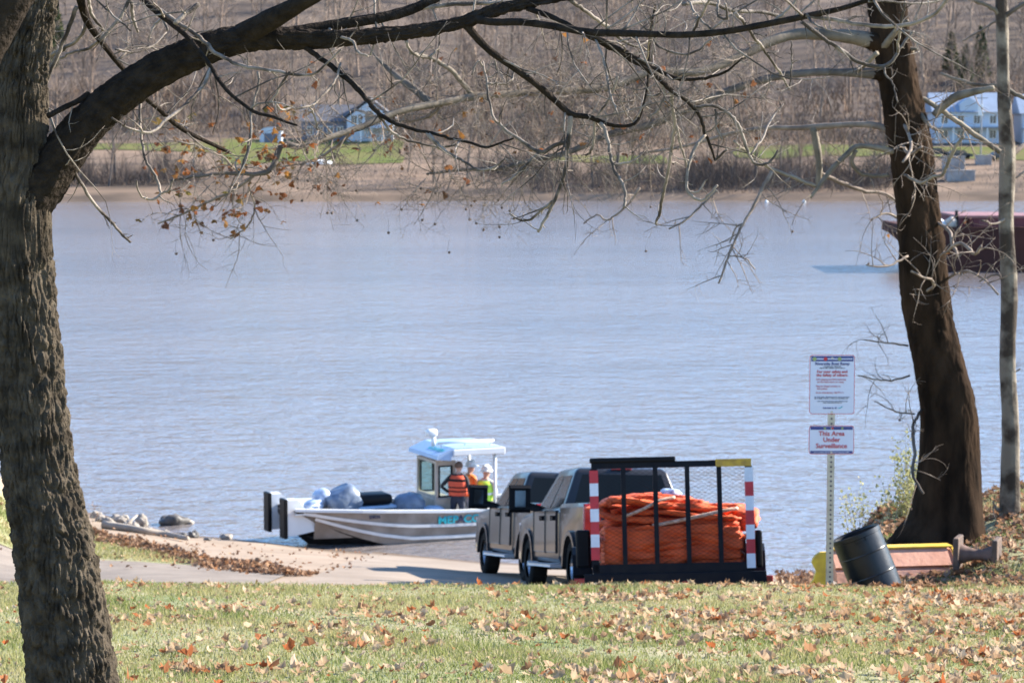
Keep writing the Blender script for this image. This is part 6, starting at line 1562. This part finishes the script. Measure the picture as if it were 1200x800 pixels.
for rows_ in tt.polys: sprout(rows_, qs, 3.0, 0.5, 0.006, tw2, 0.01, 2, 0.2, 0.9)
b = MB()
for line, lev in tw2: tube_rows(b, line, 4, qs)
tag(b.build('twigs', M['stwig'], thin, True), kind='stuff')

# ------------------------------------------------------------------ grass, leaves, stones
def blades(name, X, Y, hmin, hmax, m, seed, w=0.006, zf=ground, lean=0.45):
    q = np.random.default_rng(seed); n = len(X); Z = zf(X, Y)
    h = q.uniform(hmin, hmax, n) * (0.65 + 0.9 * sstep(-0.6, 0.7, wob(X, Y, 1.1, 3.0))); a = q.uniform(0, 2 * np.pi, n); ln = q.normal(0, lean, n); lm_ = q.normal(0, lean, n)
    sx, sy = np.cos(a) * w, np.sin(a) * w
    p = np.stack([X, Y, Z - 0.005], -1); sd = np.stack([sx, sy, 0 * sx], -1)
    mid = p + np.stack([ln * h * 0.3, lm_ * h * 0.3, h * 0.6], -1); tip = p + np.stack([ln * h, lm_ * h, h], -1)
    V = np.stack([p - sd, p + sd, mid + sd * 0.7, mid - sd * 0.7, tip], 1).reshape(-1, 3); b = np.arange(n)[:, None] * 5
    T = np.concatenate([b + np.array([[0, 1, 2]]), b + np.array([[0, 2, 3]]), b + np.array([[3, 2, 4]])])
    return tag(np_mesh(name, V, T, m), kind='stuff')
q = np.random.default_rng(2)
n = 190000
Yg = q.uniform(11.5, 26.6, n); Ug = q.uniform(-0.22, 0.22, n); Xg = Ug * Yg
dens = 0.5 + 0.5 * sstep(-0.5, 0.5, wob(Xg, Yg, 1.4, 5.0)); keep = q.uniform(0, 1, n) < dens
o = blades('grass', Xg[keep], Yg[keep], 0.018, 0.055, M['grass'], 3, 0.0045); tag(o, 'short sunlit lawn grass scattered with straw', 'grass', kind='stuff')
# grass on the right bank and on the strip beyond the road
n = 16000; Yg = q.uniform(25.5, 33, n); Xg = q.uniform(0.13, 0.24, n) * Yg; kp = wob(Xg, Yg, 1.9, 2.0) > -0.1
o = blades('bank_grass', Xg[kp], Yg[kp], 0.03, 0.10, M['grass'], 4, 0.006); tag(o, 'rough grass on the leafy bank under the leaning sycamore', 'grass', kind='stuff')
def leaf_line_x(y): return np.interp(y, [44, 49, 56, 62], [-4.0, -6.6, -9.4, -12.0])
n = 36000; Yg = q.uniform(47.2, 60, n); Xg = q.uniform(-16, -4, n); kp = (Xg < leaf_line_x(Yg) - 0.2)
o = blades('verge_grass', Xg[kp], Yg[kp], 0.03, 0.10, M['vgrass'] if 'vgrass' in M else M['grass'], 6, 0.012); tag(o, 'green grass verge between the road and the sandy shore', 'grass', kind='stuff')
vg = sheet('verge', np.linspace(-40, -3.5, 147), np.linspace(47.0, 64, 69), ground, M['lawn'], lambda x, y: (x < leaf_line_x(y)), dz=0.006); tag(vg, kind='structure')

def rot_leaf(q_, flat=0.32):
    return Euler((q_.gauss(0, flat), q_.gauss(0, flat), q_.uniform(0, 6.28))).to_matrix()
def leaf_density(x, y):
    c = (0.5 + 0.5 * wob(x, y, 0.9, 7.0)) * (0.45 + 0.75 * (0.5 + 0.5 * wob(x, y, 2.3, 1.0))); u = x / y
    return (0.05 + 0.95 * c * c * c) * (0.32 + 1.2 * float(sstep(0.02, 0.2, u)) + 0.12 * float(sstep(-0.05, -0.2, u)))
qf = random.Random(55)
fl_m = [leaf_mesh('fallen_leaf', 60 + i, M['leaf'], 0.25 + 0.12 * i) for i in range(6)]
pts_ = []
while len(pts_) < 750:
    y = math.sqrt(qf.uniform(13.6 ** 2, 26.3 ** 2)); x = qf.uniform(-0.215, 0.215) * y
    if qf.random() < 0.22 + 0.78 * float(sstep(-0.05, 0.18, x / y)): pts_.append((x, y))
while len(pts_) < 2900:      # drifts
    y = math.sqrt(qf.uniform(13.6 ** 2, 26.3 ** 2)); x = qf.uniform(-0.215, 0.215) * y
    if qf.random() > 0.12 + 0.88 * float(sstep(-0.02, 0.2, x / y)): continue
    k = qf.randint(4, 46); sx_ = qf.uniform(0.12, 0.75); sy_ = qf.uniform(0.08, 0.35)
    for _ in range(k):
        xx, yy = x + qf.gauss(0, sx_), y + qf.gauss(0, sy_)
        if yy < 26.4: pts_.append((xx, yy))
pts_.sort(key=lambda p: p[1])
big = pts_[:760:1]; qf.shuffle(big); ind = big[:270]; rest = big[270:] + pts_[760:]
for k, (x, y) in enumerate(ind):
    o = bpy.data.objects.new('fallen_leaf', fl_m[k % 6]); col.objects.link(o)
    s_ = qf.uniform(0.075, 0.14); o.scale = (s_, s_, s_); o.location = (x, y, G(x, y) + 0.028); o.rotation_euler = (qf.gauss(0, 0.35), qf.gauss(0, 0.35), qf.uniform(0, 6.28))
    tag(o, 'curled dry leaf lying on the lawn grass', 'leaf', 'fallen leaves on the lawn')
items = [((x, y, G(x, y) + 0.026), qf.uniform(0.045, 0.12), rot_leaf(qf)) for (x, y) in rest]
o = scatter_leaves('leaf_litter', items, M['leaf'], 80); tag(o, 'scattered small dry leaves over the lawn', 'leaf litter', kind='stuff')
# small flecks of straw and leaf crumbs
items = []
for _ in range(1800):
    y = math.sqrt(qf.uniform(13.6 ** 2, 26.3 ** 2)); x = qf.uniform(-0.215, 0.215) * y; items.append(((x, y, G(x, y) + 0.03), qf.uniform(0.02, 0.045), rot_leaf(qf, 0.7)))
o = scatter_leaves('leaf_crumbs', items, M['leaf'], 90); tag(o, 'crumbled leaf bits among the lawn grass', 'leaf litter', kind='stuff')
# leaves on the right bank; the darker browns paint in the trunk's shade
items = []
for _ in range(2600):
    y = qf.uniform(25.6, 33); x = qf.uniform(0.135, 0.235) * y; items.append(((x, y, G(x, y) + 0.04), qf.uniform(0.06, 0.13), rot_leaf(qf)))
o = scatter_leaves('bank_leaves', items, M['leafb'], 95); tag(o, 'thick leaf litter coloured dark for trunk shade on the bank round the sycamore roots', 'leaf litter', kind='stuff')
# drift line of leaves along the sand
items = []
for _ in range(2600):
    y = qf.uniform(43.5, 61); x = float(leaf_line_x(y)) + qf.gauss(0, 0.28); hh = max(0, 0.22 * math.exp(-((x - float(leaf_line_x(y))) / 0.25) ** 2)) * (0.6 + 0.4 * math.sin(y * 3.1) * math.sin(y * 1.3))
    items.append(((x, y, G(x, y) + 0.02 + qf.uniform(0, hh)), qf.uniform(0.08, 0.17), rot_leaf(qf, 0.9)))
for _ in range(420):
    y = qf.uniform(44, 60); x = qf.uniform(-14, -3); items.append(((x, y, G(x, y) + 0.03), qf.uniform(0.06, 0.12), rot_leaf(qf)))
o = scatter_leaves('leaf_windrow', items, M['leafb'], 99); tag(o, 'ridge of brown leaves along the edge of the sandy shore', 'leaf litter', kind='stuff')
# leaves and brushwood beside the ramp, left of the sign post
items = []
for _ in range(500):
    y = qf.uniform(44, 52); u = qf.uniform(0.106, 0.125); x = u * y; items.append(((x, y, G(x, y) + qf.uniform(0.02, 0.25)), qf.uniform(0.07, 0.15), rot_leaf(qf, 0.9)))
o = scatter_leaves('ramp_edge_leaves', items, M['leafb'], 103); tag(o, 'brown leaves heaped at the ramp edge behind the sign post', 'leaf litter', kind='stuff')
b = MB()
for _ in range(170):
    y = qf.uniform(43, 50); x = qf.uniform(0.108, 0.123) * y; p = Vector((x, y, G(x, y))); d = Vector((qf.gauss(0, .6), qf.gauss(0, .4), qf.uniform(0.3, 1))).normalized(); l = qf.uniform(0.15, 0.45)
    b.tube([p, p + d * l * 0.5, p + d * l + Vector((qf.gauss(0, .05), 0, 0))], [0.008, 0.005, 0.002], 3)
o = b.build('dead_brush', M['rustd'], None); tag(o, 'dark dead brushwood at the ramp edge behind the sign post', 'brushwood', kind='stuff')

# pale bush left of the sycamore, weeds at the left shore
def wispy(name, px, py, Y, hgt, n, m, label, seed, leafy=True, spread=0.35):
    q_ = random.Random(seed); base_ = P(px, py, Y); z0 = G(base_.x, Y); base_ = Vector((base_.x, Y, z0 - 0.05))
    root = empty(name, base_); tag(root, label, 'bush'); b = MB(); lv = []
    for _ in range(n):
        p = Vector((q_.gauss(0, 0.08), q_.gauss(0, 0.08), 0)); d = Vector((q_.gauss(0, spread), q_.gauss(0, spread), 1)).normalized(); l = hgt * q_.uniform(0.5, 1); line = [p]
        for s in range(5):
            d = (d + Vector((q_.gauss(0, .12), q_.gauss(0, .12), 0.02))).normalized(); p = p + d * l / 5; line.append(p)
            for _k in range(6 if leafy else 1): lv.append((tuple(p + Vector((q_.gauss(0, .05), q_.gauss(0, .05), q_.gauss(0, .05)))), q_.uniform(0.03, 0.06), rot_leaf(q_, 1.0)))
        b.tube(line, [0.006 * (1 - 0.13 * i) for i in range(6)], 4)
    b.build('stem', M['weed'], root); scatter_leaves('foliage', lv, m, seed, 0.3, root)
wispy('wispy_bush', 1058, 650, 31.5, 1.15, 26, M['bush'], 'pale yellow-green wispy bush at the foot of the leaning sycamore', 41)
wispy('wispy_bush', 1010, 660, 33.0, 0.85, 10, M['bush'], 'small thin yellowing bush between the sign post and the sycamore', 43)
wispy('dry_weed', 114, 606, 63.5, 0.85, 5, M['leafb'], 'tall dry weed stalks among the shore stones beside the big trunk', 44, False, 0.12)
wispy('dry_weed', 222, 640, 52.0, 0.40, 3, M['leafb'], 'small dry twiggy weed on the sand below the stones', 45, False, 0.2)
wispy('dry_weed', 312, 660, 49.0, 0.38, 4, M['leafb'], 'small dry weed on the sand beyond the leaf ridge end', 46, False, 0.25)

def stone(px, py, wpx, hpx, seed, label, Y=None, dark=False):
    u = (px - 600) / F
    if Y is None:
        lo, hi = 46.0, 75.0
        for _ in range(40):
            md = (lo + hi) / 2; z = max(G(u * md, md), 0.0)
            yp = near_px((u * md, md, z))[1]
            if yp > py: lo = md
            else: hi = md
        Y = (lo + hi) / 2
    z = max(G(u * Y, Y), -0.02); s = Y / F
    bm = bmesh.new(); bmesh.ops.create_icosphere(bm, subdivisions=3, radius=1); q_ = random.Random(seed); off = Vector((q_.uniform(0, 50), q_.uniform(0, 50), 0))
    for v in bm.verts:
        d = 1 + 0.45 * noise.noise(v.co * 1.4 + off) + 0.22 * noise.noise(v.co * 3.2 + off); v.co = Vector((v.co.x * wpx / 2 * s, v.co.y * wpx / 2 * s * 0.8, (v.co.z * 0.9 + 0.55) * hpx * 0.62 * s)) * d
    b = MB(); b.bm(bm); o = b.build('shore_stone', M['rockd'] if dark else M['rock'], None, True); o.location = (u * Y, Y, z - 0.03); o.rotation_euler.z = q_.uniform(0, 6.28) * 0
    tag(o, label, 'stone', 'stones on the sandy shore'); return o
M['rockd'] = mat('wet_dark_rock', (0.11, 0.095, 0.08), 0.6, c2=(0.06, 0.055, 0.05), scale=4, bump=0.6, bscale=16)
S_ = 'rounded tan stone in the shore stone cluster'
stone(198, 614, 32, 15, 1, 'largest dark jagged rock standing at the water edge', dark=True)
stone(214, 613, 20, 7, 2, 'flat tan rock touching the largest dark rock')
stone(162, 616, 14, 16, 3, 'tallest rounded tan stone of the shore cluster')
for i, (px_, py_, w_, h_) in enumerate(((146, 617, 12, 10), (154, 619, 11, 9), (138, 612, 14, 9), (130, 609, 14, 8), (122, 612, 12, 8), (114, 610, 13, 9), (108, 606, 14, 9), (142, 608, 10, 7), (126, 615, 9, 6), (170, 620, 9, 5))): stone(px_, py_, w_, h_, 10 + i, S_)
stone(222, 629, 14, 9, 30, 'dark wet stone at the end of the driftwood log', dark=True); stone(209, 628, 12, 6, 31, 'low dark wet stone beside the driftwood log', dark=True)
stone(262, 631, 14, 8, 33, 'brown stone alone at the water edge towards the boat')
stone(240, 632, 10, 4, 34, 'small flat dark stone between the driftwood and the boat', dark=True); stone(190, 624, 10, 5, 35, 'small grey stone behind the driftwood log'); stone(182, 627, 8, 4, 36, 'little pale stone touching the driftwood log')
def g_at(px, py):
    u = (px - 600) / F; lo, hi = 44.0, 75.0
    for _ in range(40):
        md = (lo + hi) / 2
        if near_px((u * md, md, max(G(u * md, md), 0)))[1] > py: lo = md
        else: hi = md
    return Vector((u * lo, lo, max(G(u * lo, lo), 0)))
pts = [g_at(x, y) + Vector((0, 0, 0.07)) for x, y in ((116, 618), (140, 621), (165, 625), (190, 629), (216, 634))]
b = MB(); b.tube([Vector(r_[:3]) for r_ in catmull([tuple(p) for p in pts], 16)], [0.10 - 0.003 * i for i in range(16)], 9); b.tube([pts[1], pts[1] + Vector((0.3, 0.3, 0.25))], [0.05, 0.02], 6)
o = b.build('driftwood_log', M['wood'], None, True); tag(o, 'pale driftwood log lying along the sand below the stones', 'log')
